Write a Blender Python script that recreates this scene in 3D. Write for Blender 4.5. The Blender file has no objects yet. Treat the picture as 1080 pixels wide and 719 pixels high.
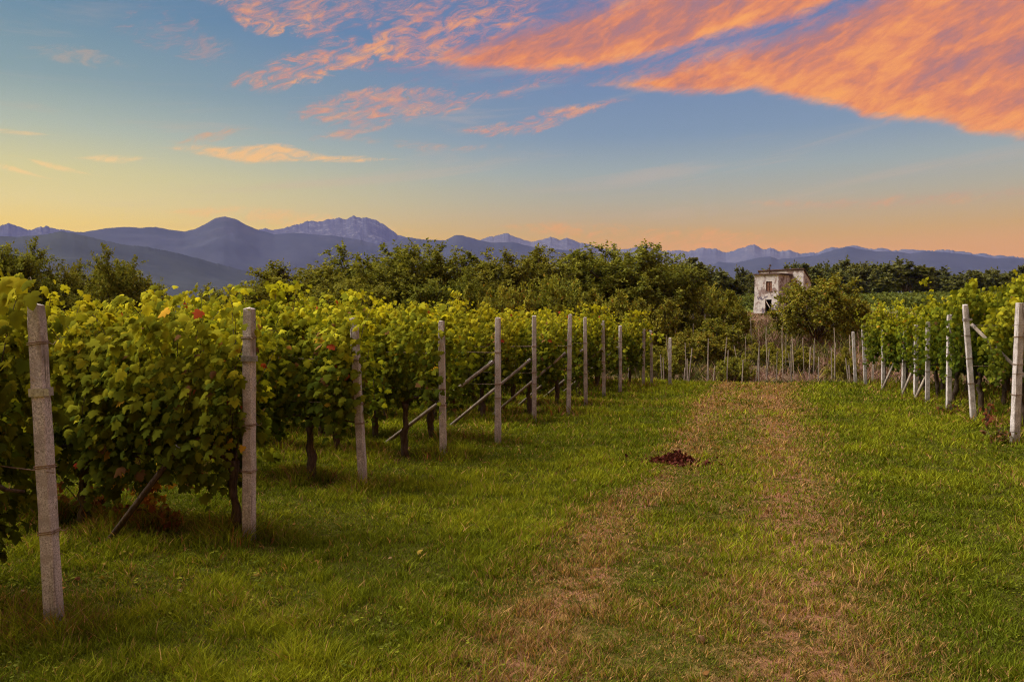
import bpy, bmesh, math, random
import numpy as np
from mathutils import Vector, Matrix

random.seed(7)
RNG = np.random.default_rng(7)
S = bpy.context.scene
COL = S.collection
rad = math.radians

# ------------------------------------------------------------------ camera, sky, sun, exposure
EYE = 1.87
cam_d = bpy.data.cameras.new("camera"); cam = bpy.data.objects.new("camera", cam_d); COL.objects.link(cam)
cam_d.sensor_width = 36.0; cam_d.lens = 28.0; cam_d.clip_start = 0.1; cam_d.clip_end = 80000
cam.location = (0, 0, EYE); cam.rotation_euler = (rad(90 - 0.853), 0, rad(17.6))
S.camera = cam
S.render.engine = 'CYCLES'
S.view_settings.view_transform = 'Standard'; S.view_settings.look = 'None'
S.view_settings.exposure = 1.78; S.view_settings.gamma = 1.0; S.view_settings.use_curve_mapping = False
S.cycles.use_denoising = True; S.cycles.denoiser = 'OPENIMAGEDENOISE'; S.cycles.denoising_input_passes = 'RGB_ALBEDO_NORMAL'; S.cycles.denoising_prefilter = 'NONE'; S.cycles.filter_width = 1.15
S.cycles.max_bounces = 6; S.cycles.diffuse_bounces = 3; S.cycles.glossy_bounces = 2; S.cycles.transmission_bounces = 3
S.cycles.volume_bounces = 0
S.cycles.sample_clamp_indirect = 4.0

SUN_AZ, SUN_EL = -96.0, 50.0
sun_d = bpy.data.lights.new("sun", 'SUN'); sun_d.energy = 3.7; sun_d.angle = rad(42); sun_d.color = (1.0, 0.87, 0.70)
sun = bpy.data.objects.new("sun", sun_d); COL.objects.link(sun); sun.location = (-200, -50, 120)
_d = Vector((math.sin(rad(SUN_AZ)) * math.cos(rad(SUN_EL)), math.cos(rad(SUN_AZ)) * math.cos(rad(SUN_EL)), math.sin(rad(SUN_EL))))
sun.rotation_euler = _d.to_track_quat('Z', 'Y').to_euler()


class G:
    """small helper for writing node trees as expressions"""
    def __init__(s, tree): s.t = tree; s.n = tree.nodes; s.l = tree.links
    def put(s, sock, v):
        if v is None: return
        if isinstance(v, bpy.types.NodeSocket): s.l.new(v, sock)
        elif hasattr(sock.default_value, '__len__') and not hasattr(v, '__len__'): sock.default_value = [v] * len(sock.default_value)
        elif hasattr(v, '__len__') and len(v) == 3 and len(sock.default_value) == 4: sock.default_value = (*v, 1)
        else: sock.default_value = v
    def m(s, op, a, b=None, c=None, clamp=False):
        n = s.n.new('ShaderNodeMath'); n.operation = op; n.use_clamp = clamp
        for i, v in enumerate((a, b, c)):
            if v is not None: s.put(n.inputs[i], v)
        return n.outputs[0]
    def rng(s, v, a, b, c=0.0, d=1.0, kind='SMOOTHSTEP'):
        n = s.n.new('ShaderNodeMapRange'); n.interpolation_type = kind; n.clamp = True
        for i, x in enumerate((v, a, b, c, d)): s.put(n.inputs[i], x)
        return n.outputs[0]
    def mix(s, f, a, b, mode='MIX'):
        n = s.n.new('ShaderNodeMix'); n.data_type = 'RGBA'; n.blend_type = mode
        s.put(n.inputs[0], f); s.put(n.inputs[6], a); s.put(n.inputs[7], b)
        return n.outputs[2]
    def noise(s, vec, scale, detail=4, rough=0.55, dist=0.0, out=0):
        n = s.n.new('ShaderNodeTexNoise'); s.put(n.inputs['Vector'], vec)
        n.inputs['Scale'].default_value = scale; n.inputs['Detail'].default_value = detail
        n.inputs['Roughness'].default_value = rough; n.inputs['Distortion'].default_value = dist
        return n.outputs[out]
    def ramp(s, f, stops):
        n = s.n.new('ShaderNodeValToRGB'); s.put(n.inputs[0], f); e = n.color_ramp.elements
        while len(e) < len(stops): e.new(0.5)
        for k, (p, c) in enumerate(stops): e[k].position = p
        for k, (p, c) in enumerate(stops): e[k].color = (*c, 1)
        return n.outputs[0]
    def curve(s, f, pts):
        n = s.n.new('ShaderNodeFloatCurve'); n.inputs[0].default_value = 1; s.put(n.inputs[1], f)
        cm = n.mapping; cm.use_clip = False; c = cm.curves[0]
        while len(c.points) < len(pts): c.points.new(0.5, 0.5)
        for p, (x, y) in zip(c.points, pts): p.location = (x, y); p.handle_type = 'AUTO_CLAMPED'
        cm.extend = 'HORIZONTAL'; cm.update()
        return n.outputs[0]
    def xyz(s, x, y, z):
        n = s.n.new('ShaderNodeCombineXYZ'); s.put(n.inputs[0], x); s.put(n.inputs[1], y); s.put(n.inputs[2], z); return n.outputs[0]
    def sep(s, v):
        n = s.n.new('ShaderNodeSeparateXYZ'); s.put(n.inputs[0], v); return n.outputs
    def vmul(s, v, k):
        n = s.n.new('ShaderNodeVectorMath'); n.operation = 'MULTIPLY'; s.put(n.inputs[0], v); s.put(n.inputs[1], k); return n.outputs[0]


def srgb(r, g, b):
    f = lambda c: (c / 255 / 12.92) if c < 10 else ((c / 255 + .055) / 1.055) ** 2.4
    return (f(r), f(g), f(b))


# cloud bands: name, lower edge and upper edge as (azimuth, elevation) in degrees, softness below / above, opacity, noise, tint 0 pink-grey .. 1 orange .. 2 peach
BANDS = [
 ('R',[(-11.62,16.8),(-8.14,16.36),(-4.21,15.84),(-1.03,15.74),(0.83,15.35),(3.25,14.65),(5.31,14.1),(6.17,13.42),(8.42,13.07),(11.11,12.54),(12.14,12.02),(14.16,11.5),(15.14,11.27),(20.56,9.67)],[(-11.62,16.9),(-9.47,17.47),(-6.82,18.07),(-4.21,18.68),(-1.65,19.07),(0.83,19.41),(3.25,19.99),(5.6,20.52),(7.3,21.08),(11.11,23.02),(20.56,29.2)], .9, 1.9, 1.0, .65, 0.95),
 ('M',[(-23.58,18.59),(-22.36,18.07),(-18.96,17.94),(-14.87,17.8),(-12.16,17.81),(-9.47,18.2),(-6.82,18.55),(-4.21,19.1),(-1.03,19.6),(1.45,19.92),(4.44,20.68),(7.3,22.15)],[(-23.58,18.7),(-21.69,19.43),(-18.96,20.19),(-16.24,20.97),(-13.51,21.69),(-10.14,22.27),(-6.82,23.23),(-0.4,24.84),(7.3,26.76)], .9, 1.6, 1.0, .65, 0.95),
 ('veil',[(-30,18.0),(-24,17.2),(-18,16.8),(-10,17.2),(0,17.0),(8,18.5)],[(-30,18.1),(-24,21),(-18,24),(-10,26),(0,28),(8,29)], 1.5, 2.0, .55, 2.2, 0.0),
 ('L',[(-38.16,20.9),(-37.25,20.5),(-35.42,19.3),(-33.55,19.36),(-30.99,19.45),(-27.72,20.26),(-27.39,18.31),(-24.39,18.02),(-21.69,19.33),(-18.96,19.75),(-16.24,20.79)],[(-38.16,21.0),(-36.03,23.06),(-27.06,26.63),(-16.24,29.07)], .9, 2.0, .85, 1.5, 0.45),
 ('L2',[(-37.5,15.8),(-35.42,15.94),(-32.91,16.32),(-30.35,16.74),(-28.38,17.65),(-25.06,19.1)],[(-37.5,15.8),(-35.42,17.13),(-33.55,18.07),(-31.64,18.93),(-28.38,19.63),(-25.06,19.2)], 1.0, .9, .9, 1.5, 0.6),
 ('L3',[(-33.55,14.3),(-30.35,14.1),(-27.06,14.3),(-24.39,14.7),(-20.33,15.3),(-16.24,16.5),(-14.19,17.48)],[(-33.55,14.3),(-30.99,15.66),(-27.06,16.67),(-23.72,16.8),(-19.65,16.6),(-16.24,17.5),(-14.19,17.6)], .8, .8, .75, 1.4, 0.5),
 ('L3b',[(-32.5,12.8),(-29.69,13.05),(-27.72,13.6),(-25.4,14.45)],[(-32.5,12.8),(-29.69,13.75),(-27.72,14.7),(-25.4,14.5)], .5, .5, .6, 1.2, 0.6),
 ('L4',[(-40.8,11.7),(-37.86,11.33),(-36.03,11.1),(-33.55,11.35),(-30.35,11.5),(-25.4,11.85)],[(-40.8,11.75),(-38.75,12.13),(-36.65,12.15),(-34.17,12.55),(-32.91,12.5),(-30.99,12.1),(-25.4,11.9)], .3, .4, .95, 1.0, 1.7),
 ('L5',[(-40.2,12.1),(-38.16,12.4),(-36,13.4)],[(-40.2,12.15),(-38.16,13.1),(-36,13.45)], .5, .5, .55, 1.2, 1.2),
 ('S',[(-22.2,13.9),(-18.96,13.5),(-16.24,13.6),(-13.51,14.6),(-9.8,15.8)],[(-22.2,13.95),(-18.96,14.4),(-17.26,14.6),(-14.87,15.4),(-9.8,15.9)], .5, .5, .8, 1.2, 0.9),
 ('W1',[(-43.5,18.4),(-41,17.5),(-37.5,17.2)],[(-43.5,19.4),(-41,20.2),(-37.5,18.4)], 1.0, 1.2, .34, 2.2, 0.5),
 ('W2',[(-49,16.6),(-46,16.2),(-43.5,16.4)],[(-49,16.9),(-46,17.2),(-43.5,16.7)], .6, .6, .28, 1.6, 1.4),
 ('W3',[(-29,13.0),(-24,12.4),(-19,12.6)],[(-29,13.2),(-24,13.1),(-19,12.9)], .5, .5, .32, 1.6, 1.2),
 ('Ha',[(-53,11.6),(-48.86,11.68),(-47.5,11.87)],[(-53,11.85),(-48.86,11.95),(-47.5,11.9)], .15, .15, .5, .3, 1.9),
 ('Hb',[(-53,10.2),(-49.85,9.49),(-47.6,9.2)],[(-53,10.5),(-49.85,9.88),(-47.6,9.25)], .2, .2, .8, .5, 2.0),
 ('Hc',[(-49.3,10.4),(-47.34,9.79),(-45.2,9.65)],[(-49.3,10.45),(-47.34,10.2),(-45.2,9.7)], .2, .2, .8, .5, 2.0),
 ('Hd',[(-46.3,10.6),(-44.17,10.5),(-42,11.0)],[(-46.3,10.65),(-44.17,11.05),(-42,11.05)], .3, .3, .8, .6, 2.0),
 ('G',[(-41.5,7.7),(-36.03,7.2),(-30.99,6.9),(-24,6.8)],[(-41.5,7.75),(-36.03,8.3),(-30.99,8.0),(-24,6.85)], .6, .6, .55, .9, 1.6),
 ('G2',[(-19,7.4),(-10.81,6.0),(-5.51,5.5),(6,5.3)],[(-19,7.5),(-10.81,7.6),(-5.51,7.3),(6,5.4)], .7, .7, .6, .9, 1.2),
 ('G3',[(-2,8.7),(4,7.9),(10,7.7),(20,7.9)],[(-2,8.75),(4,8.6),(10,8.6),(20,8.3)], .6, .6, .4, .9, 0.9),
]
AZ0, AZ1, EL1 = -60.0, 30.0, 30.0
HAZE_TOP, HAZE_D, HAZE_J = 2420.0, 6.5e-5, (.115, .125, .31)   # air: top, density, its own glow


def make_world():
    w = bpy.data.worlds.new("World"); S.world = w; w.use_nodes = True
    t = w.node_tree; t.nodes.clear(); g = G(t)
    tc = t.nodes.new('ShaderNodeTexCoord')
    d = g.sep(tc.outputs['Generated'])
    el = g.m('MULTIPLY', g.m('ARCSINE', g.m('MAXIMUM', g.m('MINIMUM', d[2], 1.0), -1.0)), 57.29578)
    az = g.m('MULTIPLY', g.m('ARCTAN2', d[0], d[1]), 57.29578)
    t01 = g.m('DIVIDE', el, 90.0, clamp=True)
    e = lambda a: a / 90.0
    left = g.ramp(t01, [(0, srgb(245, 190, 95)), (e(6.5), srgb(235, 202, 132)), (e(8), srgb(225, 205, 152)), (e(10), srgb(212, 202, 155)), (e(12.5), srgb(178, 186, 172)), (e(15.5), srgb(138, 160, 168)), (e(20), srgb(104, 138, 164)), (e(24), srgb(104, 130, 160)), (e(45), (.75, .65, .65)), (1, (2.5, 2.0, 1.75))])  # in both ramps the overhead stops are brightened beyond dusk, as added fill
    right = g.ramp(t01, [(0, srgb(225, 150, 95)), (e(5.5), srgb(212, 160, 115)), (e(7), srgb(196, 164, 132)), (e(9), srgb(176, 169, 157)), (e(11), srgb(157, 167, 172)), (e(13.5), srgb(130, 150, 177)), (e(20), srgb(100, 126, 174)), (e(24), srgb(104, 122, 165)), (e(45), (.78, .63, .65)), (1, (2.5, 2.0, 1.75))])
    base = g.mix(g.rng(az, -54, -8), left, right)
    # the physical sky tints the gradient a little
    sky = t.nodes.new('ShaderNodeTexSky'); sky.sky_type = 'NISHITA'; sky.sun_disc = False
    sky.sun_elevation = rad(SUN_EL); sky.sun_rotation = rad(SUN_AZ)
    base = g.mix(1.0, base, g.mix(1.0, sky.outputs[0], (.002, .002, .002), 'MULTIPLY'), 'ADD')
    # clouds
    azn = g.m('DIVIDE', g.m('SUBTRACT', az, AZ0), AZ1 - AZ0)
    def rot(ang, sx, sy, seed):
        c, s = math.cos(rad(ang)), math.sin(rad(ang))
        u = g.m('ADD', g.m('MULTIPLY', az, c * sx), g.m('MULTIPLY', el, s * sx))
        v = g.m('ADD', g.m('MULTIPLY', az, -s * sy), g.m('MULTIPLY', el, c * sy))
        return g.xyz(u, v, seed)
    n_soft = g.m('SUBTRACT', g.noise(rot(12, .16, .5, 1.3), 1.0, 7, .62, .6), .5)
    n_fine = g.m('SUBTRACT', g.noise(rot(18, .45, 1.7, 4.1), 1.0, 7, .68, .6), .5)
    n_wisp = g.m('SUBTRACT', g.noise(rot(14, .55, 1.5, 6.6), 1.0, 9, .72, 1.6), .5)
    edge = g.m('ADD', g.m('MULTIPLY', n_soft, 1.5), g.m('ADD', g.m('MULTIPLY', n_fine, 1.4), g.m('MULTIPLY', n_wisp, 1.5)))
    ripple = g.noise(rot(24, .34, 1.05, 7.7), 1.0, 8, .66, .5)
    broad = g.noise(rot(15, .11, .30, 2.2), 1.0, 6, .62, .5)
    fil = g.noise(rot(32, 1.0, 3.6, 9.0), 1.0, 6, .72, .5)
    lit0 = g.m('ADD', g.m('ADD', g.m('MULTIPLY', ripple, .55), g.m('MULTIPLY', broad, .70)), g.m('MULTIPLY', fil, .20))
    col = base
    # thin uneven veils over the open sky
    hz = g.m('MULTIPLY', g.rng(g.noise(rot(6, .05, .55, 3.3), 1.0, 7, .62, .8), .50, .74), g.m('MULTIPLY', g.rng(el, 5, 9), g.rng(el, 24, 16)))
    col = g.mix(g.m('MULTIPLY', hz, .30), col, srgb(205, 178, 165))
    order = ['veil', 'W1', 'W2', 'W3', 'L', 'L2', 'L3', 'L3b', 'L4', 'L5', 'S', 'Ha', 'Hb', 'Hc', 'Hd', 'G', 'G2', 'G3', 'M', 'R']
    bands = {b[0]: b for b in BANDS}
    for k in order:
        _, lo, up, sl, su, op, na, tint = bands[k]
        cv = lambda pts: g.m('MULTIPLY', g.curve(azn, [((a - AZ0) / (AZ1 - AZ0), b / EL1) for a, b in pts]), EL1)
        L, U = cv(lo), cv(up)
        dist = g.m('MINIMUM', g.m('DIVIDE', g.m('SUBTRACT', el, L), sl), g.m('DIVIDE', g.m('SUBTRACT', U, el), su))
        rag = g.rng(dist, -.7, .3, 0.0, 1.0)
        mk = g.m('MULTIPLY', g.rng(g.m('ADD', g.m('ADD', dist, .25), g.m('MULTIPLY', edge, na)), 0.0, 1.0), rag)
        if k not in ('R', 'M'):
            mk = g.m('MULTIPLY', mk, g.rng(g.m('ADD', g.m('ADD', g.m('MULTIPLY', broad, .4), g.m('MULTIPLY', ripple, .4)), g.m('MULTIPLY', n_wisp, .75)), *((.28, .58) if tint < 1.5 else (.21, .53))))
        inside = g.rng(az, lo[0][0] - 1.2, lo[0][0] + .6)
        if k != 'R': inside = g.m('MULTIPLY', inside, g.rng(az, lo[-1][0] + 1.2, lo[-1][0] - .6))
        mk = g.m('MULTIPLY', g.m('MULTIPLY', mk, inside), op)
        if tint >= 1.0:
            f = min(1, tint - 1); a = srgb(232, 150, 105); b = srgb(246, 205, 150)
            c = tuple(a[i] * (1 - f) + b[i] * f for i in range(3))
        elif k in ('R', 'M'):
            lit = g.rng(g.m('ADD', lit0, g.m('MULTIPLY', g.rng(g.m('SUBTRACT', el, L), 2.2, .2), .09)), .52, .97)
            c = g.ramp(lit, [(0, srgb(158, 124, 142)), (.3, srgb(190, 128, 124)), (.6, srgb(224, 140, 110)), (1, srgb(246, 166, 106))])
        elif k == 'veil':
            c = srgb(160, 130, 155)
        else:
            lit = g.rng(lit0, .52, .97)
            c = g.ramp(lit, [(0, srgb(188, 140, 150)), (.5, srgb(228, 150, 122)), (1, srgb(244, 178, 122))])
        col = g.mix(mk, col, c)
    # light of the sky before the air in front of it dims and tints it
    ca = g.m('ABSOLUTE', d[1]); sa = g.m('ABSOLUTE', d[0])
    path = g.m('MINIMUM', g.m('DIVIDE', HAZE_TOP, g.m('MAXIMUM', d[2], .001)), g.m('MINIMUM', g.m('DIVIDE', 18500, g.m('MAXIMUM', ca, .01)), g.m('DIVIDE', 19500, g.m('MAXIMUM', sa, .01))))
    T = g.m('EXPONENT', g.m('MULTIPLY', path, -HAZE_D))
    veil = g.vmul(g.xyz(*HAZE_J), g.xyz(*[g.m('SUBTRACT', 1.0, T)] * 3))
    n1 = g.n.new('ShaderNodeVectorMath'); n1.operation = 'SUBTRACT'; g.put(n1.inputs[0], col); g.put(n1.inputs[1], veil)
    n2 = g.n.new('ShaderNodeVectorMath'); n2.operation = 'DIVIDE'; g.put(n2.inputs[0], n1.outputs[0]); g.put(n2.inputs[1], g.xyz(T, T, T))
    n3 = g.n.new('ShaderNodeVectorMath'); n3.operation = 'MAXIMUM'; g.put(n3.inputs[0], n2.outputs[0]); n3.inputs[1].default_value = (0, 0, 0)
    col = n3.outputs[0]
    bg = t.nodes.new('ShaderNodeBackground'); g.put(bg.inputs[0], col); bg.inputs[1].default_value = 0.291
    out = t.nodes.new('ShaderNodeOutputWorld'); t.links.new(bg.outputs[0], out.inputs[0])
make_world()


# ------------------------------------------------------------------ helpers
def smooth(a, b, x):
    t = np.clip((np.asarray(x, float) - a) / (b - a), 0, 1); return t * t * (3 - 2 * t)

_TAB = np.random.default_rng(99).random((256, 256))
def vn(x, y, seed=0):
    """value noise 0..1"""
    x = np.asarray(x, float) + seed * 17.31; y = np.asarray(y, float) + seed * 9.73
    xi = np.floor(x).astype(int); yi = np.floor(y).astype(int); fx = x - xi; fy = y - yi
    fx = fx * fx * (3 - 2 * fx); fy = fy * fy * (3 - 2 * fy)
    t = lambda a, b: _TAB[a & 255, b & 255]
    return (t(xi, yi) * (1 - fx) + t(xi + 1, yi) * fx) * (1 - fy) + (t(xi, yi + 1) * (1 - fx) + t(xi + 1, yi + 1) * fx) * fy
def fbm(x, y, o=4, seed=0):
    s = 0; a = .5; n = 0
    for k in range(o):
        s = s + a * vn(np.asarray(x) * 2 ** k, np.asarray(y) * 2 ** k, seed + k); n += a; a *= .5
    return s / n

def gz(x, y):
    """height of the land"""
    x = np.asarray(x, float); y = np.asarray(y, float)
    near = (fbm(x * .55, y * .55, 3, 3) - .5) * .13 * smooth(60, 20, np.hypot(x, y))
    side = smooth(-75, -18, x)
    crest = 28.6 + .25 * np.sin(x * .6)
    drop = -1.7 * smooth(crest, crest + 7, y)
    hill = 0.071 * np.clip(y - 36, 0, 80) + 0.049 * np.clip(y - 116, 0, 120)
    far = smooth(330, 1600, np.hypot(x, y))
    bumps = (fbm(x * .12, y * .12, 3, 8) - .5) * 1.0 * smooth(36, 60, y) * smooth(400, 200, y)
    h = near + (drop + hill + bumps) * side
    return h * (1 - far) - 20 * far

def mesh_np(name, V, F, cols=None, smooth_shade=False):
    """V (n,3), F (m,k) uniform polygons"""
    V = np.asarray(V, np.float32); F = np.asarray(F, np.int32)
    me = bpy.data.meshes.new(name); k = F.shape[1]
    me.vertices.add(len(V)); me.vertices.foreach_set('co', V.ravel())
    me.loops.add(F.size); me.loops.foreach_set('vertex_index', F.ravel())
    me.polygons.add(len(F)); me.polygons.foreach_set('loop_start', np.arange(len(F), dtype=np.int32) * k)
    me.polygons.foreach_set('loop_total', np.full(len(F), k, np.int32))
    if smooth_shade: me.polygons.foreach_set('use_smooth', np.ones(len(F), bool))
    if cols is not None:
        a = me.color_attributes.new('tint', 'FLOAT_COLOR', 'POINT')
        a.data.foreach_set('color', np.hstack([cols, np.ones((len(cols), 1))]).astype(np.float32).ravel())
    me.update(calc_edges=True); me.validate()
    return me

def link(name, me, mat=None, parent=None, loc=None):
    o = bpy.data.objects.new(name, me); COL.objects.link(o)
    if mat and me is not None and not me.materials: me.materials.append(mat)
    if parent: o.parent = parent
    if loc is not None: o.location = loc
    return o

def tag(o, label, cat, group=None):
    o['label'] = label; o['category'] = cat
    if group: o['group'] = group
    return o
def struct(o, kind='structure'): o['kind'] = kind; return o
def empty(name, loc=(0, 0, 0), rz=0.0):
    o = bpy.data.objects.new(name, None); COL.objects.link(o); o.location = loc; o.rotation_euler = (0, 0, rz); o.empty_display_size = .2
    return o
def copy_thing(root, loc, rot=(0, 0, 0), scale=(1, 1, 1), label=None, group=None):
    r = root.copy(); COL.objects.link(r); r.location = loc; r.rotation_euler = rot; r.scale = scale
    if label: r['label'] = label
    if group: r['group'] = group
    for ch in list(root.children):
        c = ch.copy(); COL.objects.link(c); c.parent = r
        for q in ch.children:
            d = q.copy(); COL.objects.link(d); d.parent = c
    return r

class MB:
    """collects quads and tubes into one mesh"""
    def __init__(s): s.v = []; s.f = []
    def box(s, x0, x1, y0, y1, z0, z1, top=None):
        b = len(s.v); t = top or (x0, x1, y0, y1)
        s.v += [(x0, y0, z0), (x1, y0, z0), (x1, y1, z0), (x0, y1, z0), (t[0], t[2], z1), (t[1], t[2], z1), (t[1], t[3], z1), (t[0], t[3], z1)]
        s.f += [tuple(b + i for i in q) for q in ((0, 3, 2, 1), (4, 5, 6, 7), (0, 1, 5, 4), (1, 2, 6, 5), (2, 3, 7, 6), (3, 0, 4, 7))]
    def tube(s, pts, radii, n=6, cap=True):
        pts = [Vector(p) for p in pts]; b = len(s.v); up = Vector((.13, .27, .95))
        for i, p in enumerate(pts):
            d = (pts[min(i + 1, len(pts) - 1)] - pts[max(i - 1, 0)]).normalized()
            u = d.cross(up if abs(d.dot(up)) < .95 else Vector((1, 0, 0))).normalized(); w = d.cross(u)
            r = radii[i] if hasattr(radii, '__len__') else radii
            for k in range(n):
                a = 2 * math.pi * k / n; s.v.append(tuple(p + u * (r * math.cos(a)) + w * (r * math.sin(a))))
        for i in range(len(pts) - 1):
            for k in range(n):
                s.f.append((b + i * n + k, b + i * n + (k + 1) % n, b + (i + 1) * n + (k + 1) % n, b + (i + 1) * n + k))
        if cap:
            s.f.append(tuple(b + k for k in reversed(range(n)))); s.f.append(tuple(b + (len(pts) - 1) * n + k for k in range(n)))
    def mesh(s, name, smooth_shade=False, bevel=0.0):
        me = bpy.data.meshes.new(name); me.from_pydata(s.v, [], s.f)
        bm = bmesh.new(); bm.from_mesh(me); bmesh.ops.recalc_face_normals(bm, faces=bm.faces)
        if bevel: bmesh.ops.bevel(bm, geom=bm.edges[:], offset=bevel, segments=2, affect='EDGES', profile=.6)
        bm.to_mesh(me); bm.free()
        if smooth_shade: me.polygons.foreach_set('use_smooth', np.ones(len(me.polygons), bool))
        me.update(); return me
    def build(s, name, mat, parent=None, **k): return link(name, s.mesh(name, **k), mat, parent)

def material(name, fn, rough=.8, spec=.3):
    m = bpy.data.materials.new(name); m.use_nodes = True; t = m.node_tree; t.nodes.clear(); g = G(t)
    p = t.nodes.new('ShaderNodeBsdfPrincipled'); p.inputs['Roughness'].default_value = rough; p.inputs['Specular IOR Level'].default_value = spec
    out = t.nodes.new('ShaderNodeOutputMaterial')
    r = fn(g, p)
    t.links.new(r if r is not None else p.outputs[0], out.inputs[0])
    return m
def coords(g, kind='Object'): return g.n.new('ShaderNodeTexCoord').outputs[kind]
def position(g): return g.n.new('ShaderNodeNewGeometry').outputs['Position']
def bump(g, p, h, strength=.4, dist=.01):
    b = g.n.new('ShaderNodeBump'); b.inputs['Strength'].default_value = strength; b.inputs['Distance'].default_value = dist
    g.put(b.inputs['Height'], h); g.l.new(b.outputs[0], p.inputs['Normal'])
def attr(g, n='tint'):
    a = g.n.new('ShaderNodeAttribute'); a.attribute_name = n; return a.outputs['Color']

def leafy(trans=.35, rough=.5, spec=.25):
    def fn(g, p):
        c = attr(g)
        oi = g.n.new('ShaderNodeObjectInfo')
        hsv = g.n.new('ShaderNodeHueSaturation'); g.put(hsv.inputs['Color'], c)
        g.put(hsv.inputs['Hue'], g.rng(oi.outputs['Random'], 0, 1, .488, .512, 'LINEAR'))
        g.put(hsv.inputs['Value'], g.rng(g.m('FRACT', g.m('MULTIPLY', oi.outputs['Random'], 7.31)), 0, 1, .85, 1.15, 'LINEAR'))
        c = hsv.outputs[0]
        g.put(p.inputs['Base Color'], c); p.inputs['Roughness'].default_value = rough; p.inputs['Specular IOR Level'].default_value = spec
        if trans <= 0: return None
        tr = g.n.new('ShaderNodeBsdfTranslucent'); g.put(tr.inputs[0], g.mix(1.0, c, (1.35, 1.25, .6), 'MULTIPLY'))
        ms = g.n.new('ShaderNodeMixShader'); ms.inputs[0].default_value = trans
        g.l.new(p.outputs[0], ms.inputs[1]); g.l.new(tr.outputs[0], ms.inputs[2]); return ms.outputs[0]
    return fn

M = {}
M['vine_leaf'] = material('vine leaf', leafy(.42, .8, .0))
M['tree_leaf'] = material('tree leaf', leafy(.25, .8, .0))
M['grass'] = material('grass blade', leafy(.3, .8, .0))
M['brush'] = material('dry brush', leafy(.2, .9, .0))
def f_bark(g, p):
    n = g.noise(g.vmul(coords(g), (1, 1, .25)), 45, 5, .65)
    g.put(p.inputs['Base Color'], g.ramp(n, [(.3, (.018, .013, .010)), (.7, (.085, .062, .048))])); bump(g, p, n, .8, .02)
M['bark'] = material('vine bark', f_bark, .95, .1)
def f_concrete(g, p):
    oi = g.n.new('ShaderNodeObjectInfo').outputs['Random']
    c = coords(g); sp = g.noise(c, 95, 3, .8); bl = g.noise(c, 5, 5, .6); st = g.noise(g.vmul(c, (8, 8, .7)), 2.2, 4, .6)
    k = g.ramp(sp, [(.36, (.15, .14, .145)), (.5, (.345, .34, .355)), (.66, (.52, .51, .53))])
    k = g.mix(g.rng(bl, .42, .7), k, (.20, .185, .185)); k = g.mix(g.rng(st, .54, .70), k, (.085, .078, .07))
    z = g.sep(c)[2]; k = g.mix(g.m('MULTIPLY', g.rng(g.m('ADD', z, g.m('MULTIPLY', bl, .8)), .75, .35), .75), k, (.075, .068, .05)); k = g.mix(g.rng(g.noise(c, 14, 5, .7), .60, .68), k, (.13, .12, .10))
    k = g.mix(1.0, k, g.mix(oi, (.9, .86, .86), (1.12, 1.08, 1.08)), 'MULTIPLY')
    g.put(p.inputs['Base Color'], k); bump(g, p, sp, .7, .006)
M['concrete'] = material('weathered concrete', f_concrete, .92, .15)
def f_galv(g, p):
    n = g.noise(coords(g), 60, 4)
    g.put(p.inputs['Base Color'], g.ramp(n, [(.3, (.16, .15, .17)), (.7, (.36, .35, .40))])); p.inputs['Metallic'].default_value = .7
M['galvanised'] = material('galvanised iron', f_galv, .5, .4)
def f_rust(g, p):
    n = g.noise(coords(g), 40, 4); g.put(p.inputs['Base Color'], g.ramp(n, [(.3, (.09, .05, .035)), (.7, (.22, .16, .13))])); p.inputs['Metallic'].default_value = .3
M['wire'] = material('old iron wire', f_rust, .6, .3)
def f_stake(g, p):
    oi = g.n.new('ShaderNodeObjectInfo').outputs['Random']
    n = g.noise(g.vmul(coords(g), (1, 1, .2)), 20, 4)
    k = g.ramp(n, [(.3, (.11, .095, .085)), (.7, (.26, .235, .21))])
    g.put(p.inputs['Base Color'], g.mix(1.0, k, g.mix(oi, (.7, .68, .66), (1.15, 1.1, 1.05)), 'MULTIPLY'))
M['stake'] = material('grey weathered stake', f_stake, .9, .1)

TRACK_L, TRACK_R = -1.75, 1.05
def track_w(x, y):
    """0..1 how worn the grass is, and 0..1 how close to a wheel rut"""
    wob = (fbm(np.asarray(x) * .5, np.asarray(y) * .35, 3, 21) - .5) * .9
    xx = np.asarray(x, float) + wob
    w = smooth(-2.1, -1.2, xx) * smooth(1.5, .5, xx)
    rut = np.maximum(np.exp(-((xx + 1.35) / .28) ** 2), np.exp(-((xx - .25) / .55) ** 2) * (.45 + .55 * smooth(.45, .6, fbm(np.asarray(y) * .5, np.asarray(y) * 0 + 5, 2, 77))))
    return w, rut

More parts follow.
